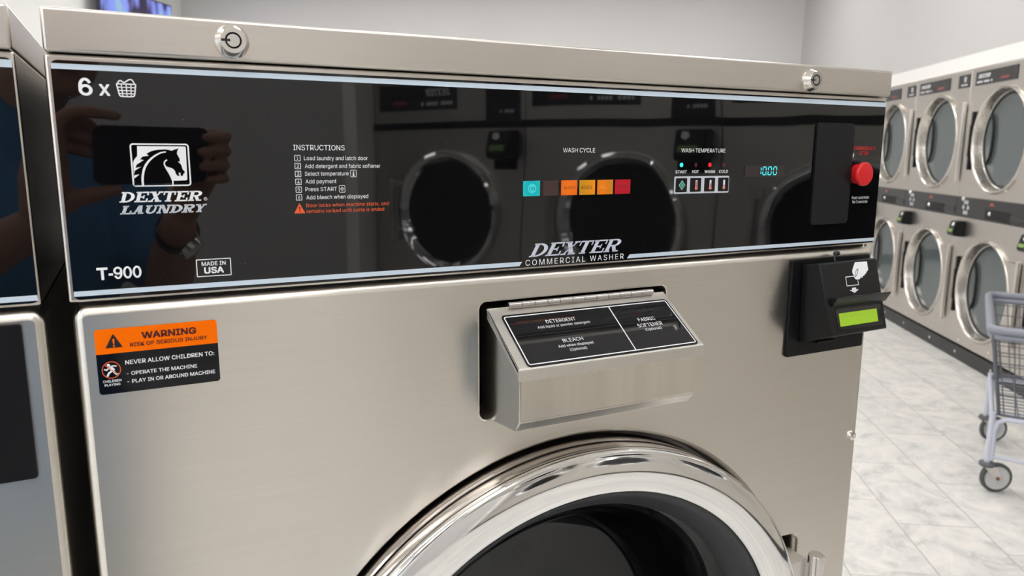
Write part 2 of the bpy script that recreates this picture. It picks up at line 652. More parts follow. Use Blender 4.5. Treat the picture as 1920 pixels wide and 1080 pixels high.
def text(bm, s, x0, x1, z, cap, bold=0, d=0.0, mp=FRONT, mat=0, spacing=1.0):
    """a line of print between x0 and x1 with its baseline at z; cap = height of the capitals"""
    vs, fs = text_geo(s, bold, spacing)
    top, bot = cap_height(bold)
    if s == 'x': top, bot = max(v[1] for v in vs), min(v[1] for v in vs)
    a = min(v[0] for v in vs); b = max(v[0] for v in vs)
    sx = (x1-x0)/(b-a); sz = cap/(top-bot)
    n0 = len(vs)//(5 if bold else 1)
    dd = -.000012 if mp is FRONT else .000012
    nv = [bm.verts.new(mp((x0+(v[0]-a)*sx, z+(v[1]-bot)*sz), d+dd*(i//n0))) for i, v in enumerate(vs)]
    for f in fs:
        try: bm.faces.new([nv[i] for i in f]).material_index = mat
        except ValueError: pass


def stroke(bm, pts, w, d, mp=FRONT, mat=0, closed=False):
    """printed line of width w (one value or one per point)"""
    P = [Vector((p[0], p[1])) for p in pts]
    n = len(P)
    W = w if isinstance(w, (list, tuple)) else [w]*n
    A, B = [], []
    for i in range(n):
        if closed: d0, d1 = P[i]-P[i-1], P[(i+1) % n]-P[i]
        else: d0, d1 = P[i]-P[max(i-1, 0)], P[min(i+1, n-1)]-P[i]
        if d0.length < 1e-9: d0 = d1
        if d1.length < 1e-9: d1 = d0
        d0, d1 = d0.normalized(), d1.normalized()
        t = (d0+d1)
        t = t.normalized() if t.length > 1e-6 else d0
        nrm = Vector((-t.y, t.x))
        k = 1/max(0.5, math.sqrt(max(0.0, (1+d0.dot(d1))/2)))
        q = nrm*(W[i]/2*k)
        A.append(bm.verts.new(mp(P[i]+q, d))); B.append(bm.verts.new(mp(P[i]-q, d)))
    for i in range(n if closed else n-1):
        j = (i+1) % n
        bm.faces.new((B[i], B[j], A[j], A[i])).material_index = mat


def curve2(pts, sub=5, closed=False):
    return [(v.x, v.y) for v in smooth_path([(p[0], p[1], 0) for p in pts], sub, closed)]


def digit(bm, ch, x, z, w, h, d, mat=0):
    """bold round numerals 0, 6 and 9 in a box w wide and h high"""
    t = .25                                 # stroke, as a share of the width

    def pt(u, v):
        if ch == '9': u, v = 1-u, 1-v
        return (x+u*w, z+v*h)
    if ch == '0':
        for k in range(32):
            q = []
            for a, rx, ry in ((k, .5, .5), (k+1, .5, .5), (k+1, .5-t, .5-t*.62), (k, .5-t, .5-t*.62)):
                q.append(pt(.5+rx*math.cos(2*PI*a/32), .5+ry*math.sin(2*PI*a/32)))
            flat(bm, q, d, FRONT, mat)
        return
    for k in range(32):                     # bowl
        q = []
        for a, rx, ry in ((k, .5, .32), (k+1, .5, .32), (k+1, .5-t, .32-t*.60), (k, .5-t, .32-t*.60)):
            q.append(pt(.5+rx*math.cos(2*PI*a/32), .32+ry*math.sin(2*PI*a/32)))
        flat(bm, q, d, FRONT, mat)
    n = 20                                  # stem sweeping over the top
    for k in range(n):
        q = []
        for i, rx, ry in ((k, .5, .5), (k+1, .5, .5), (k+1, .5-t, .5-t*.60), (k, .5-t, .5-t*.60)):
            a = math.radians(30+(185-30)*i/n)
            q.append(pt(.5+rx*math.cos(a), .5+ry*math.sin(a)))
        flat(bm, q, d, FRONT, mat)
    flat(bm, [pt(0, .30), pt(t, .30), pt(t, .52), pt(0, .52)], d-.00005, FRONT, mat)


def disc(bm, c, r, d, mp=FRONT, mat=0, seg=24, rz=None):
    rz = rz or r
    flat(bm, [(c[0]+r*math.cos(2*PI*i/seg), c[1]+rz*math.sin(2*PI*i/seg)) for i in range(seg)], d, mp, mat)


def slab_glyph(ch, W, t, s, o, inset=0.0):
    """slab-serif capital as polygons in a box W wide and 1 high"""
    P = []

    def R(x0, y0, x1, y1):
        P.append([(x0+inset, y0+inset), (x1-inset, y0+inset), (x1-inset, y1-inset), (x0+inset, y1-inset)])

    def quad(*p):
        if inset:
            cx = sum(q[0] for q in p)/len(p)
            p = [(q[0] + (inset*1.1 if q[0] < cx else -inset*1.1), min(max(q[1], inset), 1-inset)) for q in p]
        P.append(list(p))

    def arc(cx, cy, rx, ry, tx, ty, a0, a1, n=14):
        for i in range(n):
            q = []
            for a, kx, ky in ((a0+(a1-a0)*i/n, rx-inset, ry-inset), (a0+(a1-a0)*(i+1)/n, rx-inset, ry-inset),
                              (a0+(a1-a0)*(i+1)/n, rx-tx+inset, ry-ty+inset), (a0+(a1-a0)*i/n, rx-tx+inset, ry-ty+inset)):
                q.append((cx+kx*math.cos(a), cy+ky*math.sin(a)))
            P.append(q)
    if ch in 'DERL':
        R(o, 0, o+t, 1)
        R(0, 0, o+t, s); R(0, 1-s, o+t, 1)
    if ch == 'D':
        x = o+t*0.6
        R(o, 0, x+.12, s); R(o, 1-s, x+.12, 1)
        arc(x+.1, .5, W-x-.1, .5, t, s, -PI/2, PI/2)
    elif ch == 'E':
        R(o, 0, W, s); R(o, 1-s, W, 1); R(o+t*.5, .5-s/2, W*.70, .5+s/2)
        R(W-s, 0, W, .34); R(W-s, .66, W, 1); R(W*.70-s*.8, .34, W*.70, .66)
    elif ch == 'L':
        R(o+t*.5, 1-s, o*2+t, 1); R(o, 0, W, s); R(W-s, 0, W, .40)
    elif ch == 'R':
        R(o, 1-s, W*.60, 1); R(o+t*.5, .44, W*.60, .44+s)
        arc(W*.58, .72, W*.40, .28, t, s, -PI/2, PI/2)
        quad((W*.42, .47), (W*.42+t*1.05, .47), (W*.80+t*.5, 0), (W*.80-t*.5, 0))
        R(W*.66, 0, W*1.04, s); R(o+t*.5, 0, o*2+t, s)
    elif ch == 'X':
        quad((W*.10, 1), (W*.10+t*1.15, 1), (W*.90, 0), (W*.90-t*1.15, 0))
        quad((W*.90-s*1.2, 1), (W*.90, 1), (W*.10+s*1.2, 0), (W*.10, 0))
        R(0, 0, W*.36, s); R(W*.52, 0, W, s); R(0, 1-s, W*.48, 1); R(W*.64, 1-s, W, 1)
    elif ch == 'T':
        R(0, 1-s, W, 1); R(W/2-t/2, 0, W/2+t/2, 1); R(0, .64, s*.9, 1); R(W-s*.9, .64, W, 1)
        R(W/2-t/2-o, 0, W/2+t/2+o, s)
    elif ch == 'A':
        quad((W*.40, 1), (W*.56, 1), (W*.14+s*1.2, 0), (W*.14, 0))
        quad((W*.40, 1), (W*.40+t*1.05, 1), (W*.88, 0), (W*.88-t*1.1, 0))
        R(W*.28, .28, W*.68, .28+s); R(0, 0, W*.36, s); R(W*.54, 0, W, s)
    elif ch == 'U':
        R(o, .34, o+t, 1); R(W-o-s*1.2, .34, W-o, 1)
        arc(W/2, .36, W/2-o, .36, t*.8, s, PI, 2*PI)
        R(0, 1-s, o*2+t, 1); R(W-o*2-s*1.2, 1-s, W, 1)
    elif ch == 'N':
        R(o, 0, o+s*1.2, 1); R(W-o-s*1.2, 0, W-o, 1)
        quad((o, 1), (o+t*1.05, 1), (W-o, 0), (W-o-t*1.05, 0))
        R(0, 0, o*2+s*1.2, s); R(0, 1-s, o+t*.7, 1); R(W-o*2-s*1.2, 1-s, W, 1)
    elif ch == 'Y':
        R(W/2-t/2, 0, W/2+t/2, .5)
        quad((W*.08, 1), (W*.08+t*1.1, 1), (W/2+t/2, .44), (W/2-t/2, .44))
        quad((W*.92-s*1.2, 1), (W*.92, 1), (W/2+t*.4, .44), (W/2+t*.02, .44))
        R(W/2-t/2-o, 0, W/2+t/2+o, s); R(0, 1-s, W*.44, 1); R(W*.62, 1-s, W, 1)
    return P


def slab_word(bm, word, x0, x1, z, cap, shear, d, mat=0, t=.30, s=.13, o=.12, inset=0.0):
    widths = {'D': 1.15, 'E': 1.06, 'X': 1.12, 'T': 1.04, 'R': 1.14, 'L': .98, 'A': 1.12, 'U': 1.16, 'N': 1.20, 'Y': 1.06}
    tot = sum(widths[c] for c in word) + .06*(len(word)-1)
    k = ((x1-x0)/cap - shear*0)/tot
    x = 0.0
    for c in word:
        W = widths[c]
        for poly in slab_glyph(c, W, t, s, o, inset):
            pts = [(x0 + cap*(k*(x+px) + shear*py), z+cap*py) for px, py in poly]
            a = sum(pts[i][0]*pts[(i+1) % len(pts)][1]-pts[(i+1) % len(pts)][0]*pts[i][1] for i in range(len(pts)))
            if a < 0: pts = pts[::-1]
            flat(bm, pts, d, FRONT, mat)
        x += W+.06
# ---------------------------------------------------------------- room
ROOM_X0, ROOM_X1, ROOM_Y0, ROOM_Y1 = -5.62, 2.52, -5.6, 10.10
DRYER_X = 2.49


def slab(name, x0, x1, y0, y1, z0, z1, m, bev=0.0):
    bm = BM(); box(bm, x0, x1, y0, y1, z0, z1, bev)
    return structure(put(name, bm, m))


slab('floor', ROOM_X0-.2, 3.7, ROOM_Y0-.2, ROOM_Y1+.2, -0.10, 0.0, FLOOR)
slab('ceiling', ROOM_X0-.2, 3.7, ROOM_Y0-.2, ROOM_Y1+.2, CEIL, CEIL+.1, CEIL_WHITE)
slab('wall_far', ROOM_X0-.2, 3.7, ROOM_Y1, ROOM_Y1+.15, 0, CEIL, WALL_GREY)
slab('wall_left', ROOM_X0-.15, ROOM_X0, ROOM_Y0, ROOM_Y1, 0, CEIL, WALL_WHITE)
# right wall: a bulkhead above the built-in dryers, full height beyond both ends of the row
bm = BM()
box(bm, ROOM_X1, ROOM_X1+.15, ROOM_Y0, ROOM_Y1, 2.045, CEIL)
box(bm, ROOM_X1, ROOM_X1+.15, 8.16, ROOM_Y1, 0, 2.045)
box(bm, ROOM_X1, ROOM_X1+.15, ROOM_Y0, -1.72, 0, 2.045)
box(bm, 3.5, 3.6, -1.9, 8.4, 0, CEIL)
structure(put('wall_right', bm, WALL_RIGHT))
slab('trim_1', 2.497, 2.53, -1.70, 8.16, 1.944, 2.045, TRIM_WHITE, .003)      # white fascia over the dryers
slab('trim_2', 2.36, 2.53, -1.80, -1.712, 0, CEIL-.002, TRIM_WHITE, .004)     # white wall end beside the row
# back wall with the shop window
WX0, WX1, WZ0, WZ1 = -4.6, -0.6, 0.75, 2.7
bm = BM()
y0, y1 = ROOM_Y0-.15, ROOM_Y0
box(bm, ROOM_X0-.2, WX0, y0, y1, 0, CEIL); box(bm, WX1, 3.7, y0, y1, 0, CEIL)
box(bm, WX0, WX1, y0, y1, 0, WZ0); box(bm, WX0, WX1, y0, y1, WZ1, CEIL)
structure(put('wall_back', bm, WALL_GREY))
bm = BM()
for x in (WX0, WX0+1.31, WX0+2.64, WX1-.06): box(bm, x, x+.06, y0+.03, y1-.03, WZ0, WZ1)
for z in (WZ0, WZ1-.06): box(bm, WX0, WX1, y0+.035, y1-.035, z, z+.06)
w = structure(put('window_1', bm, SATIN))
bm = BM(); box(bm, WX0+.03, WX1-.03, y0+.07, y0+.078, WZ0+.03, WZ1-.03)
put('pane', bm, WINDOW_GLASS, w)
slab('baseboard_far', ROOM_X0, ROOM_X1, ROOM_Y1-.012, ROOM_Y1, 0, .10, BASE_GREY)
slab('baseboard_left', ROOM_X0, ROOM_X0+.012, ROOM_Y0, ROOM_Y1-.02, 0, .10, BASE_GREY)

# ---------------------------------------------------------------- ceiling lights
LAMP = mat('lit_diffuser', (0.9, 0.9, 0.88), 0.5, emit=(1.0, 0.975, 0.955), es=LAMP_STRENGTH)
lx = (-4.3, -2.4, -0.5, 1.35)
ly = (-4.2, -1.8, 0.6, 3.0, 5.4, 8.1)
proto = None
for j, y in enumerate(ly):
    for i, x in enumerate(lx):
        if j == 2 and i > 1: continue        # the strip light over the washers hangs here
        row = ['over the shop window end', 'behind the photographer', 'over the front washers', 'over the laundry cart', 'over the middle of the room', "nearest the far wall"][j]
        lab = 'white ceiling panel light %s, %s' % (row, ['beside the left wall', 'second from the left wall', 'second from the dryers', 'beside the dryers'][i])
        if proto is None:
            proto = thing('ceiling_light', lab, 'ceiling light', (x, y, CEIL), 0, 'ceiling panel lights')
            bm = BM()
            for a in (-.31, .29): box(bm, a, a+.02, -.61, .61, -.045, -.001)
            for b in (-.61, .59): box(bm, -.29, .29, b, b+.02, -.045, -.001)
            put('frame', bm, TRIM_WHITE, proto)
            bm = BM(); box(bm, -.289, .289, -.589, .589, -.038, -.03)
            put('diffuser', bm, LAMP, proto)
        else:
            c = copy_thing(proto, lab)
            c.location = (x, y, CEIL)

st = thing('strip_light', 'long linear strip light hanging over the aisle in front of the washers', 'ceiling light', wash_to_world((1.20, -.84, CEIL-.16)), WASH_ROT)
bm = BM(); box(bm, -1.9, 1.9, -.045, .045, 0, .05, .006)
put('housing', bm, TRIM_WHITE, st)
bm = BM(); box(bm, -1.88, 1.88, -.034, .034, -.018, -.0005, .006)
put('diffuser', bm, mat('lit_strip', (.9, .9, .9), .5, emit=(.96, .98, 1.0), es=LAMP_STRENGTH*2.6), st)
for x in (-1.5, 1.5):
    bm = BM(); tube(bm, [(x, 0, .049), (x, 0, .16)], .004, 8)
    put('hanger', bm, SATIN, st)

# ---------------------------------------------------------------- the washers
H = CAM_H
PAD = 0.10
bm = BM(); box(bm, -.83, .80, .012, 1.02, 0, PAD-.001, .004)
o = structure(put('trim_3', bm, CONCRETE)); o.location = WASH_LOC; o.rotation_euler = (0, 0, WASH_ROT)   # concrete pad

DC = (0.3965, 0.0, H-0.5570)               # centre of the porthole door
DR = 0.2985
PRINT_Y = -0.0009


def zz(pts): return [(p[0], p[1]+H) for p in pts]


def door_hole(scale=1.0):
    """round door opening with the latch pocket at its right"""
    pts = []
    a1 = math.radians(25.2)
    n = 110
    for i in range(n+1):
        a = a1 + (2*PI-2*a1)*i/n
        pts.append((DC[0]+DR*math.cos(a), DC[2]+DR*math.sin(a)))
    zt, zb, xr, r = H-.4312, H-.6838, .7022, .011
    for i in range(7):
        a = math.radians(-90+90*i/6); pts.append((xr-r+r*math.cos(a), zb+r+r*math.sin(a)))
    for i in range(7):
        a = math.radians(90*i/6); pts.append((xr-r+r*math.cos(a), zt-r+r*math.sin(a)))
    return [(DC[0]+(p[0]-DC[0])*scale, DC[2]+(p[1]-DC[2])*scale) for p in pts]


def build_washer(root, full=True):
    # ---- lower cabinet: one sheet with rolled edges, the door opening and the dispenser opening
    bm = BM()
    x0, x1, z0, z1 = 0.0, 0.7875, PAD, H-.1036
    R = .006
    outer = []
    for k in range(5):
        a = math.radians(90*k/4)
        ins = R*(1-math.sin(a)); y = R*(1-math.cos(a))
        outer.append([(p[0], y, p[1]) for p in rrect(x0+ins, x1-ins, z0+ins, z1-ins, max(.009-ins, .003), 5)])
    outer.append([(p[0], .90, p[1]) for p in rrect(x0, x1, z0, z1, .009, 5)])
    vs = loft(bm, outer)
    hx0, hx1, hz0, hz1 = .2968, .4972, H-.2325, H-.1243
    holes = [[], []]
    for off, y in ((0, 0.0), (.0012, .0006), (.002, .0025), (.0022, .012), (.0022, .03)):
        holes[0].append([(p[0], y, p[1]) for p in rrect(hx0+off, hx1-off, hz0+off, hz1-off, .0085-off, 6)])
    for sc, y in ((1.0, 0.0), (.996, .0007), (.989, .003), (.984, .0075), (.9815, .014), (.981, .03)):
        holes[1].append([(p[0], y, p[1]) for p in door_hole(sc)])
    hv = [loft(bm, h) for h in holes]
    edges = []
    for loop in (vs[0], hv[0][0], hv[1][0]):
        for i in range(len(loop)):
            e = bm.edges.get((loop[i], loop[(i+1) % len(loop)]))
            edges.append(e)
    r = bmesh.ops.triangle_fill(bm, use_beauty=True, use_dissolve=False, edges=edges)
    for f in r['geom']:
        if isinstance(f, bmesh.types.BMFace): f[bm.faces.layers.int['flat']] = 1
    bm.faces.new(vs[-1])
    bmesh.ops.recalc_face_normals(bm, faces=bm.faces[:])
    cab = put('cabinet', bm, STEEL, root, 30)
    bm = BM()
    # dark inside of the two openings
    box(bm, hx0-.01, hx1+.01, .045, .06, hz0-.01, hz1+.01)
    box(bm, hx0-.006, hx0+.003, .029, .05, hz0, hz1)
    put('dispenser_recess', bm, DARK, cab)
    bm = BM()
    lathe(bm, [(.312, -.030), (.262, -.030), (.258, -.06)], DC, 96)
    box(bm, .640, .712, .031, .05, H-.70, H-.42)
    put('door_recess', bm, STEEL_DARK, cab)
    # near-black box stands in for the shade in the gap between cabinet and control panel
    bm = BM(); box(bm, .004, .784, .012, .40, H-.106, H-.098)
    put('seam_shade', bm, DARK, cab)
    bm = BM()
    lathe(bm, [(.0062, .0), (.0062, .0012), (.005, .0035), (.0026, .0042), (.0022, .0030), (0, .0030)], (.7762, 0, H-.3264), 20)
    put('side_screw', bm, NICKEL, cab)

    # ---- top cover with two tubular locks
    bm = BM()
    box(bm, -.0004, .7862, -.005, .93, H+.0606, H+.0876, .0022, 3)
    cov = put('top_cover', bm, STEEL_COVER, root, 40)
    for lxp, lz in ((.1112, .0733), (.6632, .0720)):
        c = (lxp, -.005, H+lz)
        bm = BM()
        lathe(bm, [(.0112, 0), (.0112, .0012), (.0106, .0022), (.0086, .0072), (.0083, .0076), (.0054, .0076), (.0053, .0045),
                   (.0043, .0045), (.0042, .0074), (0, .0074)], c, 36, mats=[0, 0, 0, 0, 0, 1, 1, 0, 0])
        box(bm, lxp-.0078, lxp-.0020, -.01275, -.0120, H+lz-.0008, H+lz+.0008, mat=1)
        put('lock', bm, [NICKEL, DARK], cov, 30, 'round tubular key lock')

    # ---- control panel: steel housing with a glossy black face
    bm = BM()
    box(bm, -.0010, .7865, 0.0, .90, H-.1003, H+.0599, .0020, 3)
    bm.normal_update()
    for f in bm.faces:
        if abs(f.normal.x) > .9: f.material_index = 1  # sides darkened as if mirroring the dark gap
    con = put('control_panel', bm, [STEEL_COVER, STEEL_SHADED], root, 40)
    bm = BM()
    prism(bm, rrect(.0024, .7850, H-.0984, H+.0560, .004), -.0006, .0005)
    face = put('panel_face', bm, PANEL, con, label='glossy black panel face')
    bm = BM()
    flat(bm, zz([(.0026, .0505), (.7848, .0500), (.7848, .0546), (.0026, .0539)]), PRINT_Y)
    flat(bm, zz([(.0026, -.0960), (.3356, -.0968), (.3382, -.0931), (.0026, -.0926)]), PRINT_Y)
    flat(bm, zz([(.4478, -.0967), (.7848, -.0967), (.7848, -.0931), (.4506, -.0931)]), PRINT_Y)
    put('stripe', bm, STRIPE, con)
    if full: washer_prints(con)

    # ---- detergent dispenser
    bm = BM()
    prof = [(.045, -.1295), (-.003, -.1325), (-.0590, -.1680), (-.0590, -.2150), (-.0510, -.2250), (0.0, -.2306), (.045, -.2318)]
    mp = lambda p, d: (d, p[0], p[1]+H)
    prism(bm, prof, .3066, .4864, mp)
    tag_flat(bm, bmesh.ops.bevel(bm, geom=[e for e in bm.edges if e.calc_length() > .01], offset=.0011, segments=2, affect='EDGES'))
    disp = put('dispenser_box', bm, STEEL_BOX, root, 30)
    lid_len = .0710
    vd = Vector((0, -.060, -.038)).normalized(); nv = Vector((0, -vd.z*-1, 0))
    nrm = Vector((0, vd.z, -vd.y))         # out of the sloping lid, up and forward
    p0 = Vector((0, -.005, H-.131))

    def lidmap(p, d): q = p0 + vd*(-p[1]) + nrm*d; return (p[0], q.y, q.z)
    bm = BM()
    # sheet, front lip and side lips folded from one piece
    lp = [(-.0005, 0.0), (.0690, 0.0), (.0706, -.0006), (.0714, -.0020)]
    q = [p0+vd*a+nrm*b for a, b in lp]
    outl = [(v.y, v.z-H) for v in q]
    outl += [(outl[-1][0]-.0003, -.1783), (outl[-1][0]+.0009, -.1783)]
    inn = [p0+vd*a+nrm*b for a, b in [(.0690, -.0030), (-.0005, -.0014)]]
    outl += [(v.y, v.z-H) for v in inn]
    prism(bm, outl, .3026, .4890, mp)
    for xa, xb in ((.3026, .3040), (.4876, .4890)):
        sq = [p0+vd*a+nrm*b for a, b in [(.001, 0), (.069, 0), (.0705, -.006), (.004, -.0075)]]
        prism(bm, [(v.y, v.z-H) for v in sq], xa, xb, mp)
    tag_flat(bm, bmesh.ops.bevel(bm, geom=[e for e in bm.edges if e.calc_length() > .05 and abs((e.verts[0].co-e.verts[1].co).normalized().x) < .5], offset=.0007, segments=2, affect='EDGES'))
    lid = put('dispenser_lid', bm, STEEL_LID, root, 40)
    bm = BM()
    def lr(a, b, c, d, r): return rrect(a, b, -d, -c, r, 5)
    prism(bm, lr(.3115, .4842, .0096, .0692, .0035), .0004, -.0003, lidmap)
    put('lid_label', bm, LID_LABEL, lid, label='glossy black lid label')
    bm = BM()
    o1 = lr(.3135, .4822, .0121, .0667, .0018); stroke(bm, o1, .0011, .0006, lidmap, 0, True)
    stroke(bm, [(.4186, -.0125), (.4169, -.0664)], .0011, .0006, lidmap)
    for s, xa, xb, z, cap in (('DETERGENT', .3493, .3787, .0242, .0040), ('Add liquid or powder detergent', .3387, .3906, .0292, .0029),
                              ('BLEACH', .3545, .3741, .0478, .0039), ('Add when displayed', .3474, .3814, .0530, .0029), ('(Optional)', .3561, .3724, .0580, .0029),
                              ('FABRIC', .4393, .4578, .0345, .0042), ('SOFTENER', .4347, .4616, .0415, .0042), ('(Optional)', .4398, .4573, .0463, .0030)):
        text(bm, s, xa, xb, -z, cap, 0, .0006, lidmap)
    put('lid_print', bm, WHITE_PRINT, lid)
    bm = BM()
    n = 12
    xa, xb = .3219, .4742
    for i in range(n):
        a = xa+(xb-xa)*i/n; b = xa+(xb-xa)*(i+1)/n-.0005
        tube(bm, [lidmap((a, -.0004), .0022), lidmap((b, -.0004), .0022)], .0028, 14)
    bmesh.ops.recalc_face_normals(bm, faces=bm.faces[:])
    put('piano_hinge', bm, SATIN, lid)
    for sx in (.345, .449):
        bm = BM(); lathe_axis(bm, [(.0034, 0), (.0034, .0008), (.0025, .0022), (.0010, .0027), (0, .0025)], (sx, .006, H-.1316), (0, -.2, 1), 16)
        put('hinge_screw', bm, NICKEL, lid)

    # ---- porthole door
    door = thing_part(root, 'porthole_door')
    bm = BM()
    lathe(bm, [(.262, -.030), (.2885, -.026), (.2895, -.012), (.2895, .002), (.2880, .0045), (.2892, .0075), (.2892, .0165), (.2880, .0190)], DC, 160)
    put('door_band', bm, BAND_STEEL, door, 40)
    bm = BM()
    prof = [(.2872, .0185), (.2886, .0200)]
    prof += [(.2842+.0046*math.cos(a), .0258+.0046*math.sin(a)) for a in [math.radians(v) for v in (-8, 10, 28, 44, 58, 69)]]
    r0, e0, RR = .2672, .0336, .047
    for i in range(15):
        r = .2855-(.2855-.2462)*i/14
        prof.append((r, e0-(r-r0)**2/(2*RR)))
    prof += [(.2452, .0272), (.2448, .0250)]
    lathe(bm, prof, DC, 220)
    put('chrome_ring', bm, RING, door, 50, 'wide polished chrome door ring')
    bm = BM()
    lathe(bm, [(.2460, .0238), (.2440, .0244), (.2405, .0225), (.2345, .0165), (.2285, .0085), (.2230, .0020), (.2205, -.004)], DC, 160)
    put('door_gasket', bm, GASKET, door, 50)
    bm = BM()
    lathe(bm, [(.2222, -.001), (.2150, -.006), (.2050, -.018), (.1930, -.045), (.1830, -.085), (.1750, -.112), (.160, -.126), (.120, -.134), (.06, -.138), (0, -.139)], DC, 120)
    put('glass_bowl', bm, PORT_GLASS, door, 60)
    bm = BM()
    tube(bm, [(.6935, -.034, H-.440), (.6935, -.034, H-.672)], .0088, 20)
    bmesh.ops.recalc_face_normals(bm, faces=bm.faces[:])
    bmesh.ops.bevel(bm, geom=[e for f in bm.faces if len(f.verts) > 4 for e in f.edges], offset=.0012, segments=2, affect='EDGES')
    box(bm, .6590, .6835, -.030, .010, H-.668, H-.4440, .0012)
    box(bm, .6800, .6890, -.031, -.026, H-.66, H-.45)
    put('door_handle', bm, SATIN, door, 40, 'satin metal grip bar')
    # tub opening behind the glass
    bm = BM()
    lathe(bm, [(.262, -.06), (.252, -.075), (.235, -.080), (.225, -.095), (.228, -.11), (.222, -.125), (.235, -.14)], DC, 120)
    tub = put('tub_gasket', bm, RUBBER, root, 50)
    bm = BM()
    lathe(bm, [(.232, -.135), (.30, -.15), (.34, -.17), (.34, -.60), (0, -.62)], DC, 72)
    put('drum', bm, STEEL_DARK, root, 40)
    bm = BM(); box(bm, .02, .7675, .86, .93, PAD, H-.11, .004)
    put('rear_housing', bm, STEEL_SHADED, root)


def thing_part(root, name):
    """a part that is only a holder for its sub-parts"""
    o = bpy.data.objects.new(name, None)
    o.empty_display_size = 0.05
    COL.objects.link(o)
    o.parent = root
    return o


LAMP_Y = -.0010


def washer_prints(con):
    Y = PRINT_Y
    # load size with the laundry basket sign
    bm = BM()
    digit(bm, '6', .0167, H+.0345, .0079, .0112, Y)
    text(bm, 'x', .0282, .0346, H+.0348, .0073, 1, Y)
    w = .00062
    L_ = lambda a, b: stroke(bm, zz([a, b]), w, Y)
    stroke(bm, zz([(.0384, .0427), (.0500, .0427)]), .0008, Y)
    stroke(bm, zz(curve2([(.0386, .0427), (.0393, .0385), (.0399, .0356), (.0410, .0348), (.0442, .0347), (.0474, .0348), (.0486, .0356), (.0492, .0385), (.0498, .0427)], 3)), .0008, Y)
    stroke(bm, zz(curve2([(.0393, .0428), (.0399, .0442), (.0410, .0448), (.0421, .0442), (.0432, .0437), (.0446, .0446), (.0462, .0456), (.0477, .0455), (.0486, .0443), (.0492, .0428)], 4)), .0008, Y)
    for z, k in ((.0406, .0389), (.0385, .0393), (.0366, .0397)): L_((k, z), (.0884-k, z))
    for t, bt in ((.0413, .0418), (.0442, .0442), (.0471, .0466)): L_((t, .0427), (bt, .0348))
    put('load_size_print', bm, WHITE_PRINT, con)

    # horse head logo
    bm = BM()
    def lg(p):                              # logo drawing units to the panel
        u = (p[0]-277)/(970-277); v = (p[1]-125)/(620-125)
        # undo the camera skew of the traced outline: verticals lean by 43 units over the height
        u = (p[0]-277-43*v)/693.0 if True else u
        return (.0434+u*.0357, H+.0042-v*.0279)
    fr = rrect(.0436, .0790, H-.0236, H+.0041, .0017, 5)
    stroke(bm, fr, .00095, Y, FRONT, 0, True)
    white = [(362, 150), (930, 152), (942, 162), (968, 545), (955, 558), (795, 562), (600, 570), (330, 535), (316, 340), (334, 300), (364, 266)]
    flat(bm, [lg(p) for p in white][::-1], Y)
    horse = [(330, 612), (330, 530), (393, 481), (326, 492), (334, 440), (412, 392), (345, 404), (358, 366), (442, 313), (398, 306), (424, 272), (500, 264), (472, 238),
             (530, 207), (575, 196), (620, 190), (700, 187), (745, 195), (772, 203), (800, 190), (855, 173), (840, 203), (836, 238), (855, 272), (870, 300), (873, 334), (846, 330),
             (868, 350), (888, 368), (900, 400), (910, 428), (931, 448), (936, 464), (918, 480), (912, 500), (898, 507), (884, 498), (884, 474), (870, 462), (858, 472), (870, 496), (864, 506),
             (846, 502), (826, 480), (814, 442), (782, 412), (722, 395), (700, 378), (712, 410), (742, 460), (770, 522), (782, 575), (784, 612)]
    flat(bm, [lg(p) for p in horse][::-1], Y-.0001, mat=1)
    ml = [lg(p) for p in curve2([(703, 217), (640, 228), (565, 268), (500, 325), (452, 400), (432, 480), (428, 550), (434, 616)], 5)]
    stroke(bm, ml, [.0007+.0007*min(1, i/18) for i in range(len(ml))], Y-.0002)
    cl = [lg(p) for p in curve2([(716, 312), (697, 324), (684, 346), (690, 376), (716, 424), (748, 476), (776, 532), (790, 575), (793, 616)], 4)]
    stroke(bm, cl, .00085, Y-.0002)
    slab_word(bm, 'DEXTER', .0342, .0846, H-.0345, .0070, .30, Y, 0)
    slab_word(bm, 'LAUNDRY', .0340, .0862, H-.0424, .0057, .42, Y, 0, t=.32, s=.15)
    slab_word(bm, 'LAUNDRY', .0340, .0862, H-.0424, .0057, .42, Y-.0001, 2, t=.32, s=.15, inset=.042)
    disc(bm, (.0879, H-.0332), .00115, Y); disc(bm, (.0879, H-.0332), .00088, Y-.0001, mat=1)
    text(bm, 'R', .0875, .0884, H-.0337, .0011, 1, Y-.0002)
    put('brand_logo', bm, [WHITE_PRINT, PANEL, GREY_PRINT], con)

    bm = BM()
    z0 = H-.0859
    for q in ((.0170, .0236, .0067, .0084), (.0195, .0212, 0, .0070), (.0240, .0266, .0026, .0042)):
        flat(bm, [(q[0], z0+q[2]), (q[1], z0+q[2]), (q[1], z0+q[3]), (q[0], z0+q[3])], Y)
    for k, ch in enumerate('900'): digit(bm, ch, .0269+.00582*k, z0, .0054, .0084, Y)
    put('model_print', bm, WHITE_PRINT, con)
    bm = BM()
    stroke(bm, rrect(.0791, .1017, H-.0879, H-.0759, .0004, 2), .0006, Y, FRONT, 0, True)
    text(bm, 'MADE IN', .0824, .0984, H-.0804, .0029, 1, Y)
    text(bm, 'USA', .0838, .0969, H-.0860, .0045, 2, Y)
    put('origin_print', bm, WHITE_PRINT, con)

    # instructions
    bm = BM()
    text(bm, 'INSTRUCTIONS', .1496, .1873, H+.0006, .0038, 0, Y)
    lines = (('Load laundry and latch door', .1570, .2048, -.0066), ('Add detergent and fabric softener', .1573, .2146, -.0124), ('Select temperature', .1571, .1896, -.0179),
             ('Add payment', .1573, .1801, -.0236), ('Press START', .1570, .1804, -.0293), ('Add bleach when displayed', .1574, .2043, -.0353))
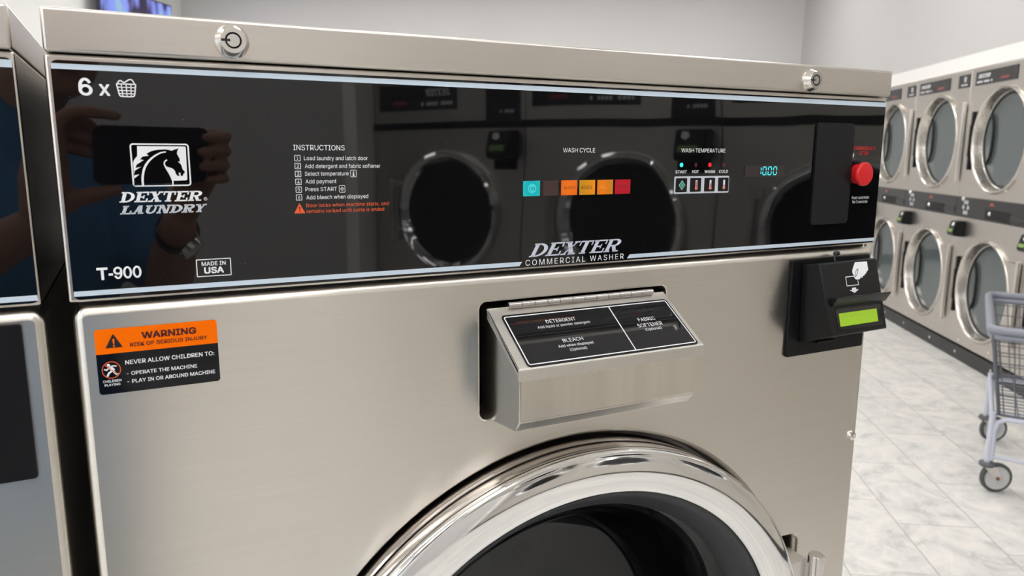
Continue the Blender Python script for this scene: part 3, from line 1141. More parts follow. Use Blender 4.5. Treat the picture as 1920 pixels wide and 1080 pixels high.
    for i, (s, a, b, z) in enumerate(lines):
        text(bm, s, a, b, H+z, .0029, 0, Y)
        zc = -.0051-.00572*i
        stroke(bm, rrect(.1502, .1542, H+zc-.0020, H+zc+.0020, .0002, 1), .0004, Y, FRONT, 0, True)
        text(bm, str(i+1), .1514 if i else .1517, .1531 if i else .1527, H+zc-.00125, .0025, 0, Y)
    for a, b, c, d in ((.1912, .1956, -.0191, -.0141), (.1822, .1865, -.0305, -.0255)):
        stroke(bm, rrect(a, b, H+c, H+d, .0006, 3), .00035, Y, FRONT, 0, True)
    stroke(bm, zz([(.1934, -.0150), (.1934, -.0178)]), .0007, Y); disc(bm, (.1934, H-.0178), .0007, Y)
    stroke(bm, zz([(.1844, -.0265), (.1857, -.0280), (.1844, -.0295), (.1831, -.0280)]), .0003, Y, FRONT, 0, True)
    stroke(bm, zz([(.1844, -.0274), (.1844, -.0286)]), .0004, Y)
    put('instruction_print', bm, WHITE_PRINT, con)
    bm = BM()
    text(bm, 'Door locks when machine starts, and', .1571, .2205, H-.0411, .0027, 0, Y)
    text(bm, 'remains locked until cycle is ended', .1572, .2167, H-.0454, .0027, 0, Y)
    flat(bm, zz([(.1481, -.0454), (.1562, -.0454), (.1522, -.0379)]), Y)
    flat(bm, zz([(.15205, -.0436), (.15235, -.0436), (.1526, -.0406), (.1518, -.0406)]), Y-.0001, mat=1)
    disc(bm, (.1522, H-.0442), .0004, Y-.0001, mat=1)
    put('door_lock_warning', bm, [ORANGE_PRINT, LABEL_BLACK], con, label='orange red door lock warning')

    # wash cycle lamps
    for nm, s, a, b, z, cap, bold, sp in (
            ('cycle_heading', 'WASH CYCLE', .3773, .4100, -.0001, .0037, 0, 1), ('temperature_heading', 'WASH TEMPERATURE', .5060, .5598, .0003, .0036, 0, 1),
            ('button_caption', 'START', .5001, .5135, -.0192, .0028, 1, 1), ('button_caption', 'HOT', .5199, .5282, -.0192, .0028, 1, 1),
            ('button_caption', 'WARM', .5351, .5481, -.0192, .0028, 1, 1), ('button_caption', 'COLD', .5531, .5644, -.0192, .0028, 1, 1),
            ('washer_print', 'COMMERCIAL WASHER', .3415, .4440, -.0968, .0049, 0, 1.25)):
        bm = BM(); text(bm, s, a, b, H+z, cap, bold, Y, FRONT, 0, sp)
        put(nm, bm, WHITE_PRINT, con)
    bm = BM()
    text(bm, 'Push and Hold', .7434, .7702, H-.0491, .0030, 0, Y)
    text(bm, 'for 3 seconds', .7444, .7687, H-.0536, .0030, 0, Y)
    put('hold_print', bm, WHITE_PRINT, con)
    bm = BM()
    slab_word(bm, 'DEXTER', .3445, .4362, H-.0896, .0116, .57, Y, 0, t=.29, s=.105, o=.10)
    put('brand_name', bm, mat('brand_print', (.62, .66, .76), .4), con)
    bm = BM()
    text(bm, 'EMERGENCY', .7404, .7736, H+.0036, .0038, 1, Y); text(bm, 'STOP', .7493, .7640, H-.0016, .0038, 1, Y)
    put('emergency_print', bm, RED_PRINT, con)
    lamps = (('ON', .3387, .3548, LM_TEAL, .3428+.0045, .0062), ('', .3579, .3732, LM_OFF, 0, 0), ('WASH', .3760, .3922, LM_ORANGE, 0, .0105),
             ('RINSE', .3947, .4108, LM_YELLOW, 0, .0115), ('FINAL|RINSE', .4133, .4299, LM_AMBER, 0, .0110), ('SPIN', .4321, .4489, LM_RED, 0, .0085))
    for s, a, b, m, cx, wd in lamps:
        bm = BM(); prism(bm, zz([(a, -.0371), (b, -.0370), (b, -.0241), (a, -.0242)]), LAMP_Y, -.0003)
        lo = put('cycle_lamp', bm, m, con, label={'ON': 'teal lit ON lamp', '': 'blank unlit lamp window', 'WASH': 'orange WASH lamp', 'RINSE': 'yellow RINSE lamp', 'FINAL|RINSE': 'amber FINAL RINSE lamp', 'SPIN': 'red SPIN lamp'}[s])
    yt = LAMP_Y-.0002
    inks = [mat('lamp_ink', (.05, .028, .01), .5), mat('faded_lamp_ink', (.40, .13, .01), .5, emit=(.5, .18, .0), es=.4), mat('red_lamp_ink', (.09, .004, .01), .5)]
    for rows, ink in (((('ON', .3443, .3497, -.0322, .0029),), 0), ((('WASH', .3783, .3897, -.0321, .0031),), 0), ((('RINSE', .3966, .4082, -.0321, .0031),), 0),
                      ((('FINAL', .4158, .4272, -.0300, .0028), ('RINSE', .4154, .4276, -.0344, .0028)), 1), ((('SPIN', .4357, .4449, -.0319, .0029),), 2)):
        bm = BM()
        for s, a, b, z, cap in rows: text(bm, s, a, b, H+z, cap, 0, yt)
        put('lamp_print', bm, inks[ink], con)
    for i, x in enumerate((.5069, .5242, .5413, .5585)):
        bm = BM(); disc(bm, (x, H-.0114), .0018 if i in (0, 2) else .0014, -.0011, rz=.0020); 
        r = bmesh.ops.extrude_face_region(bm, geom=bm.faces[:]); bmesh.ops.translate(bm, verts=[v for v in r['geom'] if isinstance(v, bmesh.types.BMVert)], vec=(0, .0009, 0))
        put('indicator_light', bm, (LED_TEAL, LED_OFF, LED_RED, LED_OFF)[i], con, label=('lit teal indicator light', 'unlit red indicator light', 'lit red indicator light', 'unlit red indicator light')[i])

    # temperature buttons in their pale frame
    bm = BM()
    ou = bm_loop = rrect(.4992, .5662, H-.0384, H-.0221, .0012, 4)
    prism(bm, ou, -.0012, -.0003)
    put('button_frame', bm, GREY_FRAME, con, label='pale grey button frame')
    for i, (a, b) in enumerate(((.5006, .5139), (.5178, .5310), (.5352, .5482), (.5524, .5653))):
        bm = BM(); prism(bm, rrect(a, b, H-.0368, H-.0237, .0008, 3), -.0016, -.0010)
        yb = -.0019
        if i == 0:
            c = ((a+b)/2+.0004, H-.0303)
            for k, mt in ((.0046, 2), (.0041, 1)):
                flat(bm, [(c[0], c[1]-k), (c[0]+k*.82, c[1]), (c[0], c[1]+k), (c[0]-k*.82, c[1])], yb-(.0001 if mt == 1 else 0), mat=mt)
            stroke(bm, [(c[0], c[1]-.0014), (c[0], c[1]+.0014)], .0004, yb-.0002, mat=2)
        else:
            c = ((a+b)/2+.0006, H-.0303)
            stroke(bm, [(c[0], c[1]+.0044), (c[0], c[1]-.0022)], .0022, yb, mat=2)
            disc(bm, (c[0], c[1]-.0030), .0019, yb, mat=3)
            disc(bm, (c[0], c[1]-.0030), .0012, yb-.0001, mat=2); disc(bm, (c[0], c[1]-.0030), .0008, yb-.0002, mat=3)
            top = (.0036, .0012, -.0003)[i-1]
            stroke(bm, [(c[0], c[1]+top), (c[0], c[1]-.0024)], .0012, yb-.0001, mat=3)
        put('start_button' if i == 0 else 'temperature_button', bm, [BLACK_PLASTIC, GREEN_PRINT, WHITE_PRINT, mat('thermometer_red', (.62, .07, .06), .4)], con,
            label=('button with green diamond', 'button with full thermometer', 'button with half full thermometer', 'button with nearly empty thermometer')[i])
    # price display
    bm = BM(); prism(bm, rrect(.5862, .6392, H-.0237, H-.0124, .0003, 1), -.0011, -.0003)
    put('display_window', bm, WINDOW_GREY, con)
    bm = BM()
    ys = -.0014
    w = .0010
    def seg7(x, on):
        xa, xb, zt, zm, zb = x, x+.0046, H-.0138, H-.01765, H-.0215
        S = {'a': [(xa+.0006, zt), (xb-.0003, zt)], 'd': [(xa+.0003, zb), (xb-.0006, zb)], 'g': [(xa+.0008, zm), (xb-.0008, zm)],
             'f': [(xa+.0003, zt-.0006), (xa+.0001, zm+.0006)], 'e': [(xa+.0001, zm-.0006), (xa, zb+.0006)], 'b': [(xb, zt-.0006), (xb-.0002, zm+.0006)], 'c': [(xb-.0002, zm-.0006), (xb-.0003, zb+.0006)]}
        for k in on: stroke(bm, S[k], w, ys)
    seg7(.6030, 'bc')
    for x in (.6097, .6169, .6241): seg7(x, 'abcdef')
    disc(bm, (.6155, H-.0213), .0006, ys)
    put('display_digits', bm, SEG_TEAL, con, label='glowing teal digits')
    # cover plate over the unused coin opening, and the emergency stop
    bm = BM(); prism(bm, rrect(.6812, .7366, H-.0748, H+.0314, .0045, 5), -.0030, -.0004, bev=.0008)
    for x, z in ((.6852, .0268), (.7326, .0268), (.6852, -.0702), (.7326, -.0702)):
        lathe(bm, [(.0019, 0), (.0019, .0004), (.0012, .0008), (0, .0008)], (x, -.0030, H+z), 16)
    put('cover_plate', bm, COVER_PLATE, con, 40, 'charcoal blank cover plate')
    bm = BM()
    lathe(bm, [(.0105, 0), (.0105, .0062), (.0112, .0068), (.0126, .0072), (.0129, .0084), (.0127, .0104), (.0115, .0117), (.0060, .0124), (0, .0125)], (.7480, -.0004, H-.0219), 40)
    put('emergency_button', bm, RED_BUTTON, con, 40, 'red mushroom push button')


GREY_FRAME = mat('pale_frame', (.62, .65, .70), .4)
_z = H-.0306
LM_TEAL = lamp_mat('teal_lamp', (.0, .06, .06), [(0.0, (.04, .60, .64)), (.30, (.03, .58, .62)), (.36, (.0, .34, .38)), (.7, (.01, .43, .46)), (1.0, (.0, .18, .22))], (.3472, 0, _z), .013)
LM_OFF = mat('unlit_lamp', (.055, .030, .027), .2)
LM_ORANGE = lamp_mat('orange_lamp', (.1, .02, .0), [(0, (.80, .165, .002)), (1, (.62, .095, .002))], (.384, 0, _z), .012)
LM_YELLOW = lamp_mat('yellow_lamp', (.1, .04, .0), [(0, (.86, .24, .002)), (.35, (.62, .22, .002)), (1, (.42, .205, .003))], (.4108, 0, _z), .016)
LM_AMBER = lamp_mat('amber_lamp', (.1, .03, .0), [(0, (.95, .42, .05)), (.12, (.76, .19, .003)), (.42, (.66, .15, .002)), (.47, (.48, .17, .003)), (1, (.50, .19, .006))], (.4186, 0, _z), .015)
LM_RED = lamp_mat('red_lamp', (.08, .0, .004), [(0, (.44, .004, .014)), (1, (.30, .003, .010))], (.4405, 0, _z), .011)


def card_reader(root, x0=.6588, x1=.7776, bx=None, prints=True):
    """payment reader: mounting plate, sloping body, hood over the slot, lit display"""
    xa = .6712 if bx is None else bx
    s = xa-.6712
    bm = BM(); prism(bm, rrect(x0, x1, H-.2170, H-.1108, .0022, 4), -.0035, -.0004, bev=.0007)
    pl = put('reader_plate', bm, BLACK_PAINT, root, 40)
    bm = BM()
    back = [(.6710, -.1168), (.7645, -.1158), (.7645, -.2012), (.6748, -.2020)]
    frnt = [(.6735, -.1127, .025), (.7600, -.1115, .025), (.7616, -.1860, .045), (.6764, -.1868, .045)]
    B = [bm.verts.new((p[0]+s, -.0036, H+p[1])) for p in back]
    F = [bm.verts.new((p[0]+s, -p[2], H+p[1])) for p in frnt]
    bm.faces.new(F[::-1]); bm.faces.new(B)
    for i in range(4): bm.faces.new((F[i], F[(i+1) % 4], B[(i+1) % 4], B[i]))
    bmesh.ops.recalc_face_normals(bm, faces=bm.faces[:])
    tag_flat(bm, bmesh.ops.bevel(bm, geom=bm.edges[:], offset=.0016, segments=3, profile=.5, affect='EDGES'))
    box(bm, .700+s, .728+s, -.0075, -.0035, H-.2052, H-.2030, .0006)
    body = put('card_reader', bm, BLACK_PLASTIC, root, 40)
    p0 = Vector((0, -.025, H-.1125)); vd = Vector((0, -.020, -.0735)).normalized(); nr = Vector((0, vd.z, -vd.y))

    def fm(p, d): q = p0+vd*(-p[1])+nr*d; return (p[0]+s, q.y, q.z)
    bm = BM()
    mpx = lambda p, d: (d, *(lambda q: (q.y, q.z))(p0+vd*p[0]+nr*p[1]))
    prism(bm, [(.0368, -.001), (.0372, .0088), (.0384, .0094), (.0462, .0012), (.0468, -.001)], .6815+s, .7640+s, mpx)
    bmesh.ops.bevel(bm, geom=bm.edges[:], offset=.0004, segments=1, affect='EDGES')
    put('slot_hood', bm, BLACK_PLASTIC, body)
    bm = BM()
    prism(bm, rrect(.6863, .7558, -.0715, -.0490, .002, 4), .0004, -.0004, fm)
    put('display_bezel', bm, GLASS_BLACK, body)
    bm = BM()
    prism(bm, [(.6903, -.0676), (.7480, -.0672), (.7480, -.0535), (.6903, -.0538)], .0009, .0003, fm)
    put('lcd_screen', bm, LCD, body, label='lit yellow green display')
    bm = BM()
    for k in range(16):                     # characters too faint to read
        if k in (6, 11): continue
        x = .6932+k*.0029
        for r in range(3): stroke(bm, [(x, -.0556-.0013*r), (x+.0019-(k+r) % 2*.0008, -.0556-.0013*r)], .0006, .0011, fm)
    put('lcd_text', bm, LCD_DARK, body)
    bm = BM()
    hand = [(.7253, .0018), (.7437, .0022), (.7441, .0112), (.7400, .0140), (.7402, .0150), (.7372, .0156), (.7372, .0170), (.7340, .0172), (.7338, .0190), (.7306, .0186), (.7290, .0203),
            (.7258, .0206), (.7226, .0200), (.7208, .0176), (.7205, .0150), (.7192, .0130), (.7194, .0104), (.7215, .0068)]
    flat(bm, [(p[0], -p[1]) for p in hand], .0006, fm)
    stroke(bm, curve2([(.7284, -.0092), (.7254, -.0108), (.7230, -.0140), (.7222, -.0170), (.7240, -.0166), (.7262, -.0140), (.7278, -.0118)], 3), .0007, .0007, fm, 1, True)
    for a, b in (((.7208, .0165), (.7080, .0166)), ((.7080, .0166), (.7081, .0261)), ((.7081, .0261), (.7260, .0261)), ((.7260, .0261), (.7257, .0212))):
        stroke(bm, [(a[0], -a[1]), (b[0], -b[1])], .0008, .0006, fm)
    flat(bm, [(p[0], -p[1]) for p in [(.7152, .0286), (.7214, .0286), (.7214, .0308), (.7254, .0308), (.7183, .0342), (.7112, .0308), (.7152, .0308)]], .0006, fm)
    put('card_sign', bm, [WHITE_PRINT, BLACK_PLASTIC], body, label='white hand inserting card sign')
    bm = BM()
    tube(bm, smooth_path([(.712+s, -.012, H-.1145), (.7125+s, -.010, H-.1105), (.7165+s, -.0085, H-.1068), (.7215+s, -.007, H-.1062)], 4), .0011, 8)
    ball(bm, (.7180+s, -.0075, H-.1065), .0034, 12, (1.2, .8, .8)); ball(bm, (.7222+s, -.0065, H-.1068), .0024, 10, (1, .8, 1))
    bmesh.ops.recalc_face_normals(bm, faces=bm.faces[:])
    put('cable_knot', bm, RUBBER, body, 60)


def warning_sticker(root):
    Y0 = -.0004
    bm = BM()
    ol = rrect(.0119, .0897, H-.1658, H-.1199, .0022, 5)
    top = [p for p in ol if p[1] > H-.14]; bot = [p for p in ol if p[1] < H-.14]
    zm = H-.1373
    # top: right corner then left corner; bottom: left corner then right corner
    tr = [p for p in top if p[0] > .05]; tl = [p for p in top if p[0] < .05]
    bl = [p for p in bot if p[0] < .05]; br = [p for p in bot if p[0] > .05]
    flat(bm, [(.0119, zm), (.0897, zm)] + tr + tl, Y0, mat=0)
    flat(bm, [(.0897, zm), (.0119, zm)] + bl + br, Y0, mat=1)
    st = put('warning_label', bm, [LABEL_ORANGE, LABEL_BLACK], root, label='orange and black warning sticker')
    Y = Y0-.0002
    bm = BM()
    text(bm, 'WARNING', .0406, .0757, H-.1288, .0048, 2, Y, mat=1)
    text(bm, 'RISK OF SERIOUS INJURY', .0330, .0828, H-.1336, .0027, 1, Y, mat=1)
    flat(bm, zz([(.0180, -.1332), (.0284, -.1332), (.0236, -.1240), (.0228, -.1240)]), Y, mat=2)
    flat(bm, zz([(.02295, -.1312), (.02345, -.1312), (.0239, -.1270), (.0225, -.1270)]), Y-.0001, mat=3); disc(bm, (.0232, H-.1321), .0006, Y-.0001, mat=3)
    for s, a, b, z, c in (('NEVER ALLOW CHILDREN TO:', .0291, .0867, -.1460, .0030), ('- OPERATE THE MACHINE', .0293, .0747, -.1538, .0026), ('- PLAY IN OR AROUND MACHINE', .0293, .0865, -.1596, .0027),
                          ('CHILDREN', .0146, .0258, -.1574, .0017), ('PLAYING', .0154, .0250, -.1600, .0016)):
        text(bm, s, a, b, H+z, c, 1, Y, mat=0)
    c = (.0203, H-.1487)
    # running child
    disc(bm, (c[0]-.0016, c[1]+.0036), .0010, Y, mat=0)
    for pts, w in (([(-.0012, .0024), (.0008, .0002), (.0010, -.0006)], .0024), ([(-.0010, .0022), (.0010, .0028), (.0034, .0024)], .0009), ([(-.0014, .0016), (-.0028, .0002), (-.0044, .0008)], .0009),
                   ([(.0008, -.0004), (.0022, -.0026), (.0030, -.0034), (.0042, -.0034)], .0012), ([(.0006, -.0006), (-.0016, -.0020), (-.0028, -.0044)], .0012)):
        stroke(bm, [(c[0]+p[0], c[1]+p[1]) for p in pts], w, Y, mat=0)
    stroke(bm, [(c[0]+.0056*math.cos(2*PI*i/36), c[1]+.0058*math.sin(2*PI*i/36)) for i in range(36)], .0005, Y-.0001, FRONT, 4, True)
    stroke(bm, [(c[0]-.0040, c[1]+.0041), (c[0]+.0040, c[1]-.0041)], .0005, Y-.0001, FRONT, 4)
    put('warning_print', bm, [WHITE_PRINT, BROWN_PRINT, BLACK_PRINT, LABEL_ORANGE, ORANGE_PRINT], st)


washer = thing('front_load_washer', 'large stainless steel front load washer with orange warning sticker and lit black control panel', 'washing machine', WASH_LOC, WASH_ROT, 'front load washers in the near row')
build_washer(washer)
neighbour = copy_thing(washer, 'stainless steel washer at the left edge, beyond the narrow dark gap')
neighbour.location = wash_to_world((-.8027, 0, 0))
for ch in [q for q in neighbour.children_recursive if q.name.split('.')[0] in ('emergency_print', 'hold_print')]:
    bpy.data.objects.remove(ch)
card_reader(washer)
warning_sticker(washer)
card_reader(neighbour, .600, .7742, .535)
# ---------------------------------------------------------------- dryers along the right wall
DW = 0.88


def holed_front(bm, x0, x1, z0, z1, c, r, depth, bev=.004):
    """cabinet shell whose front sheet has a round door opening"""
    loops = []
    for ins, y in ((bev, 0), (bev*.3, bev*.3), (0, bev), (0, depth)):
        loops.append([(p[0], y, p[1]) for p in rrect(x0+ins, x1-ins, z0+ins, z1-ins, .002, 2)])
    o = loft(bm, loops)
    n = 72
    h = loft(bm, [[(c[0]+(r-k)*math.cos(2*PI*i/n), y, c[1]+(r-k)*math.sin(2*PI*i/n)) for i in range(n)] for k, y in ((0, 0), (.0005, .02))])
    es = []
    for l in (o[0], h[0]):
        for i in range(len(l)): es.append(bm.edges.get((l[i], l[(i+1) % len(l)])))
    res = bmesh.ops.triangle_fill(bm, use_beauty=True, edges=es)
    lay = bm.faces.layers.int['flat']
    for f in res['geom']:
        if isinstance(f, bmesh.types.BMFace): f[lay] = 1
    bm.faces.new(o[-1])
    bmesh.ops.recalc_face_normals(bm, faces=bm.faces[:])


def dryer_door(root, uc, zc, ro, glass_r, handle, hz0, hz1):
    """round door let into the cabinet: rim, glass deep in its recess, flag plate with pull bar on the right, black hinge on the left"""
    d = thing_part(root, 'dryer_door')
    c = (uc, 0, zc)
    bm = BM()
    lathe(bm, [(ro-.002, -.006), (ro, .004), (ro-.001, .012), (ro-.006, .018), (ro-.013, .019), (ro-.019, .014), (ro-.022, .006), (ro-.024, -.010), (glass_r+.010, -.040), (glass_r+.004, -.044), (glass_r, -.050)], c, 72)
    put('door_ring', bm, DOOR_RING, d, 40)
    bm = BM()
    lathe(bm, [(glass_r+.007, -.044), (glass_r+.002, -.040), (glass_r-.010, -.041), (glass_r-.012, -.048)], c, 72)
    put('glass_seal', bm, RUBBER, d, 50)
    bm = BM()
    lathe(bm, [(glass_r+.002, -.047), (glass_r*.96, -.048), (0, -.048)], c, 64)
    put('door_glass', bm, DRYER_GLASS, d, 30, 'round glass with grey reflections painted in')
    bm = BM()
    pts = [(uc+(ro-.008)*math.cos(t), zc+(ro-.008)*math.sin(t)) for t in [-.80+1.60*i/16 for i in range(17)]]
    pl = [(handle, hz0+.02)] + [(handle, hz1-.02)] + pts[::-1]
    prism(bm, pl[::-1], -.013, -.007)
    put('flag_plate', bm, STEEL_DRYER, d, 30)
    bm = BM()
    prism(bm, rrect(handle-.010, handle+.010, hz0, hz1, .006, 4), -.030, -.008, bev=.003)
    put('door_pull', bm, PULL_STEEL, d, 40)
    bm = BM()
    x = uc-ro
    box(bm, x-.020, x-.001, -.026, -.0005, zc-.105, zc+.105, .004)
    for k in (-1, 1): box(bm, x-.013, x+.010, -.024, -.0005, zc+k*.145-.045, zc+k*.145+.045, .004)
    put('door_hinge', bm, BLACK_PLASTIC, d)
    bm = BM()
    tube(bm, smooth_path([(uc-.215, .036, zc+.165), (uc-.175, .036, zc+.105), (uc-.165, .036, zc), (uc-.175, .036, zc-.095), (uc-.215, .036, zc-.15)], 3), .0095, 8)
    put('glass_reflection', bm, BLACK_PLASTIC, d, 60)  # added black bar stands in for a dark reflection in the glass
    return d


def illegible(bm, x0, x1, z, h, n, d, mat=0):
    """a row of print too small to read in the photograph"""
    st = (x1-x0)/n
    for i in range(n):
        if i % 5 == 4: continue
        flat(bm, [(x0+st*i, z), (x0+st*(i+.66), z), (x0+st*(i+.66), z+h), (x0+st*i, z+h)], d, FRONT, mat)


DOOR_RING = steel('door_ring_steel', (0.62, 0.59, 0.55), 0.27, 0.0, bump=0.02)
PULL_STEEL = mat('pull_bar_steel', (.74, .70, .66), .35, 1.0)
SIGN_BLACK = mat('grey_black_sign', (.022, .022, .024), .35)
BAND_BLACK = mat('glossy_band', (.010, .010, .011), .12)
KICK = mat('dark_kick_plate', (.024, .024, .025), .45)
SIGN_RED = mat('sign_red', (.30, .055, .06), .4)
LCD_SMALL = mat('dim_green_lcd', (.14, .22, .05), .25, emit=(.30, .45, .12), es=.25)
LENS_RED = mat('small_red_lens', (.4, .05, .03), .3)


def sign(root, x0, x1, z0, z1, big):
    bm = BM(); prism(bm, rrect(x0, x1, z0, z1, .004, 3), -.004, -.0004, bev=.001)
    s = put('sign_panel', bm, SIGN_BLACK, root)
    bm = BM()
    y = -.0046
    w, h = x1-x0, z1-z0
    if big:
        slab_word(bm, 'DEXTER', x0+.07*w, x0+.36*w, z0+.52*h, .26*h, .4, y)
        illegible(bm, x0+.05*w, x0+.44*w, z0+.17*h, .13*h, 11, y)
        c = (x0+.72*w, z0+.30*h)
        flat(bm, [(c[0]-.11*w, c[1]-.07*h), (c[0]+.08*w, c[1]-.07*h), (c[0]+.11*w, c[1]+.08*h), (c[0]-.08*w, c[1]+.08*h)], y, FRONT, 1)
    else:
        c = ((x0+x1)/2+.1*w, z0+.62*h); r = .17*h
        stroke(bm, [(c[0]-r, c[1]+r), (c[0]+r, c[1]+r), (c[0]+.7*r, c[1]-r), (c[0]-.7*r, c[1]-r)], .0035, y, FRONT, 0, True)
        for k in (-.3, .3): stroke(bm, [(c[0]-.85*r, c[1]+k*r), (c[0]+.85*r, c[1]+k*r)], .003, y)
        for k in (-.25, .25): stroke(bm, [(c[0]+k*r, c[1]+r), (c[0]+k*r, c[1]-r)], .003, y)
        illegible(bm, c[0]-.3*w, c[0]+.25*w, z0+.16*h, .10*h, 4, y)
    put('sign_print', bm, [WHITE_PRINT, SIGN_RED], s)


def small_reader(root, x, z, sc=1.0):
    bm = BM()
    pts = [(0, .05), (-.052, .047), (-.074, -.030), (-.066, -.050), (0, -.058)]
    mp = lambda p, d: (d, p[0]*sc-.0004, z+p[1]*sc)
    prism(bm, pts, x-.046*sc, x+.046*sc, mp)
    bmesh.ops.bevel(bm, geom=bm.edges[:], offset=.004*sc, segments=2, affect='EDGES')
    r = put('card_reader', bm, BLACK_PLASTIC, root)
    bm = BM()
    def fp(u, v, d): return (x+u*sc, (-.052-.022*v)*sc-d, z+(.047-.077*v)*sc)
    for pts, m in (([(-.030, .66), (.030, .66), (.030, .93), (-.030, .93)], 0), ([(-.002, .10), (.020, .08), (.022, .34), (.004, .42), (-.008, .30)], 1)):
        f = bm.faces.new([bm.verts.new(fp(u, v, .0022)) for u, v in pts]); f.material_index = m
    put('reader_screen', bm, [LCD_SMALL, WHITE_PRINT], r)


def build_stack_dryer(root):
    bm = BM()
    holed_front(bm, .0015, DW-.0015, .105, 1.02, (.455, .508), .333, .92)
    holed_front(bm, .0015, DW-.0015, 1.024, 1.940, (.455, 1.470), .333, .92)
    body = put('cabinet', bm, STEEL_DRYER, root)
    for x, z in ((.60, 1.165), (.22, .135), (.62, .148)):
        bm = BM(); lathe(bm, [(.009, 0), (.009, .003), (.005, .006), (0, .0065)], (x, -.0004, z), 14)
        put('cabinet_screw', bm, NICKEL, body)
    sign(root, .065, .575, 1.828, 1.915, True)
    sign(root, .705, .868, 1.828, 1.915, False)
    dryer_door(root, .455, 1.470, .336, .294, .862, 1.195, 1.730)
    dryer_door(root, .455, .508, .336, .294, .862, .232, .765)
    bm = BM(); prism(bm, [(.001, .962), (DW-.001, .962), (DW-.001, 1.098), (.001, 1.098)], -.010, -.0004, bev=.002)
    band = put('control_band', bm, BAND_BLACK, root)
    bm = BM(); prism(bm, rrect(.40, .70, .975, 1.035, .004, 3), -.0125, -.0098)
    put('coin_plate', bm, BLACK_PAINT, band)
    bm = BM()
    for k in range(6):
        a = 2*PI*k/6
        disc(bm, (.135+.032*math.cos(a), 1.030+.040*math.sin(a)), .015, -.0104, seg=10)
    put('keypad', bm, mat('pale_keypad', (.45, .47, .50), .4) if not bpy.data.materials.get('pale_keypad') else bpy.data.materials['pale_keypad'], band)
    for x, z in ((.10, 1.085), (.46, 1.012)):
        bm = BM(); lathe(bm, [(.014, 0), (.014, .006), (.009, .012), (0, .013)], (x, -.010, z), 18)
        put('band_lock', bm, NICKEL, band)
    bm = BM(); flat(bm, [(.44, 1.062), (.50, 1.062), (.47, 1.086)], -.0104)
    put('warning_mark', bm, LENS_RED, band)
    bm = BM(); box(bm, .70, .86, -.0135, -.0098, .985, 1.02, .002)
    put('band_display', bm, SIGN_BLACK, band)
    small_reader(root, .085, .886)
    bm = BM(); box(bm, 0, DW, -.006, .60, .0, .092, .003)
    kick = put('kick_plate', bm, KICK, root)
    for x in (.20, .68):
        bm = BM(); lathe(bm, [(.010, 0), (.010, .003), (.005, .006), (0, .0065)], (x, -.006, .050), 14)
        put('kick_screw', bm, NICKEL, kick)


ROT_R = -PI/2                              # fronts of the dryer row face the room
names = ['farthest', 'second farthest', 'third farthest', 'fourth farthest', 'fifth farthest', 'sixth farthest']
where = ['partly hidden by the near washer', 'with both doors wholly in view', 'behind the laundry cart', 'just past the cart', 'second from the large single dryers', 'next to the large single dryers']
sd = thing('stacked_dryer', 'stacked steel dryer on the right wall, %s, %s' % (names[0], where[0]), 'dryer', (DRYER_X, 7.274, 0), ROT_R, 'stacked dryers on the right wall')
build_stack_dryer(sd)
for k in range(1, 6):
    c = copy_thing(sd, 'stacked steel dryer on the right wall, %s, %s' % (names[k], where[k]))
    c.location = (DRYER_X, 7.274-DW*k, 0)
# the hidden end of the row is closed by a plain panel
slab('trim_4', DRYER_X+.01, DRYER_X+.03, 7.28, 8.16, 0, 1.943, TRIM_WHITE)

BW = 0.91


def build_big_dryer(root):
    bm = BM(); box(bm, .0015, BW-.0015, 0, .92, .105, 1.940, .004)
    put('cabinet', bm, STEEL_DRYER, root)
    sign(root, .366, .872, 1.585, 1.715, True)
    bm = BM(); prism(bm, [(.022, 1.51), (.195, 1.51), (.195, 1.76), (.022, 1.76)], -.006, -.0004, bev=.001)
    s = put('sign_panel', bm, SIGN_BLACK, root)
    bm = BM(); illegible(bm, .05, .12, 1.56, .014, 6, -.0066); illegible(bm, .04, .17, 1.70, .012, 7, -.0066)
    put('sign_print', bm, WHITE_PRINT, s)
    bm = BM(); prism(bm, [(.001, 1.490), (BW-.001, 1.490), (BW-.001, 1.525), (.001, 1.525)], -.012, -.0004, bev=.003)
    put('black_band', bm, BAND_BLACK, root)
    d = thing_part(root, 'dryer_door')
    c = (.42, 0, 1.085)
    bm = BM()
    lathe(bm, [(.300, 0), (.303, .025), (.297, .045), (.284, .052), (.272, .045), (.262, .025), (.250, .008)], c, 80)
    put('door_ring', bm, CHROME, d, 40)
    bm = BM(); lathe(bm, [(.252, .010), (.2, .006), (0, .004)], c, 64)
    put('door_glass', bm, GLASS_BLACK, d, 40)
    bm = BM(); tube(bm, [(.755, -.05, .92), (.755, -.05, 1.25)], .013, 12)
    for z in (.95, 1.22): box(bm, .715, .765, -.05, -.0004, z-.02, z+.02, .003)
    put('door_handle', bm, SATIN, d)
    bm = BM(); prism(bm, rrect(.035, .15, 1.30, 1.47, .004, 3), -.004, -.0004)
    put('reader_plate', bm, BLACK_PAINT, root)
    small_reader(root, .088, 1.415, 1.25)
    bm = BM(); box(bm, 0, BW, -.006, .60, .0, .092, .003)
    put('kick_plate', bm, KICK, root)


pos = ['closest to the shop window', 'second from the white wall end', 'third from the white wall end', 'next to the stacked dryers']
bd = thing('single_dryer', 'large single dryer mirrored in the black washer panel, %s' % pos[0], 'dryer', (DRYER_X, -.79, 0), ROT_R, 'large single dryers opposite the washers')
build_big_dryer(bd)
for k in range(1, 4):
    c = copy_thing(bd, 'large single dryer mirrored in the black washer panel, %s' % pos[k])
    c.location = (DRYER_X, -.79+BW*k, 0)

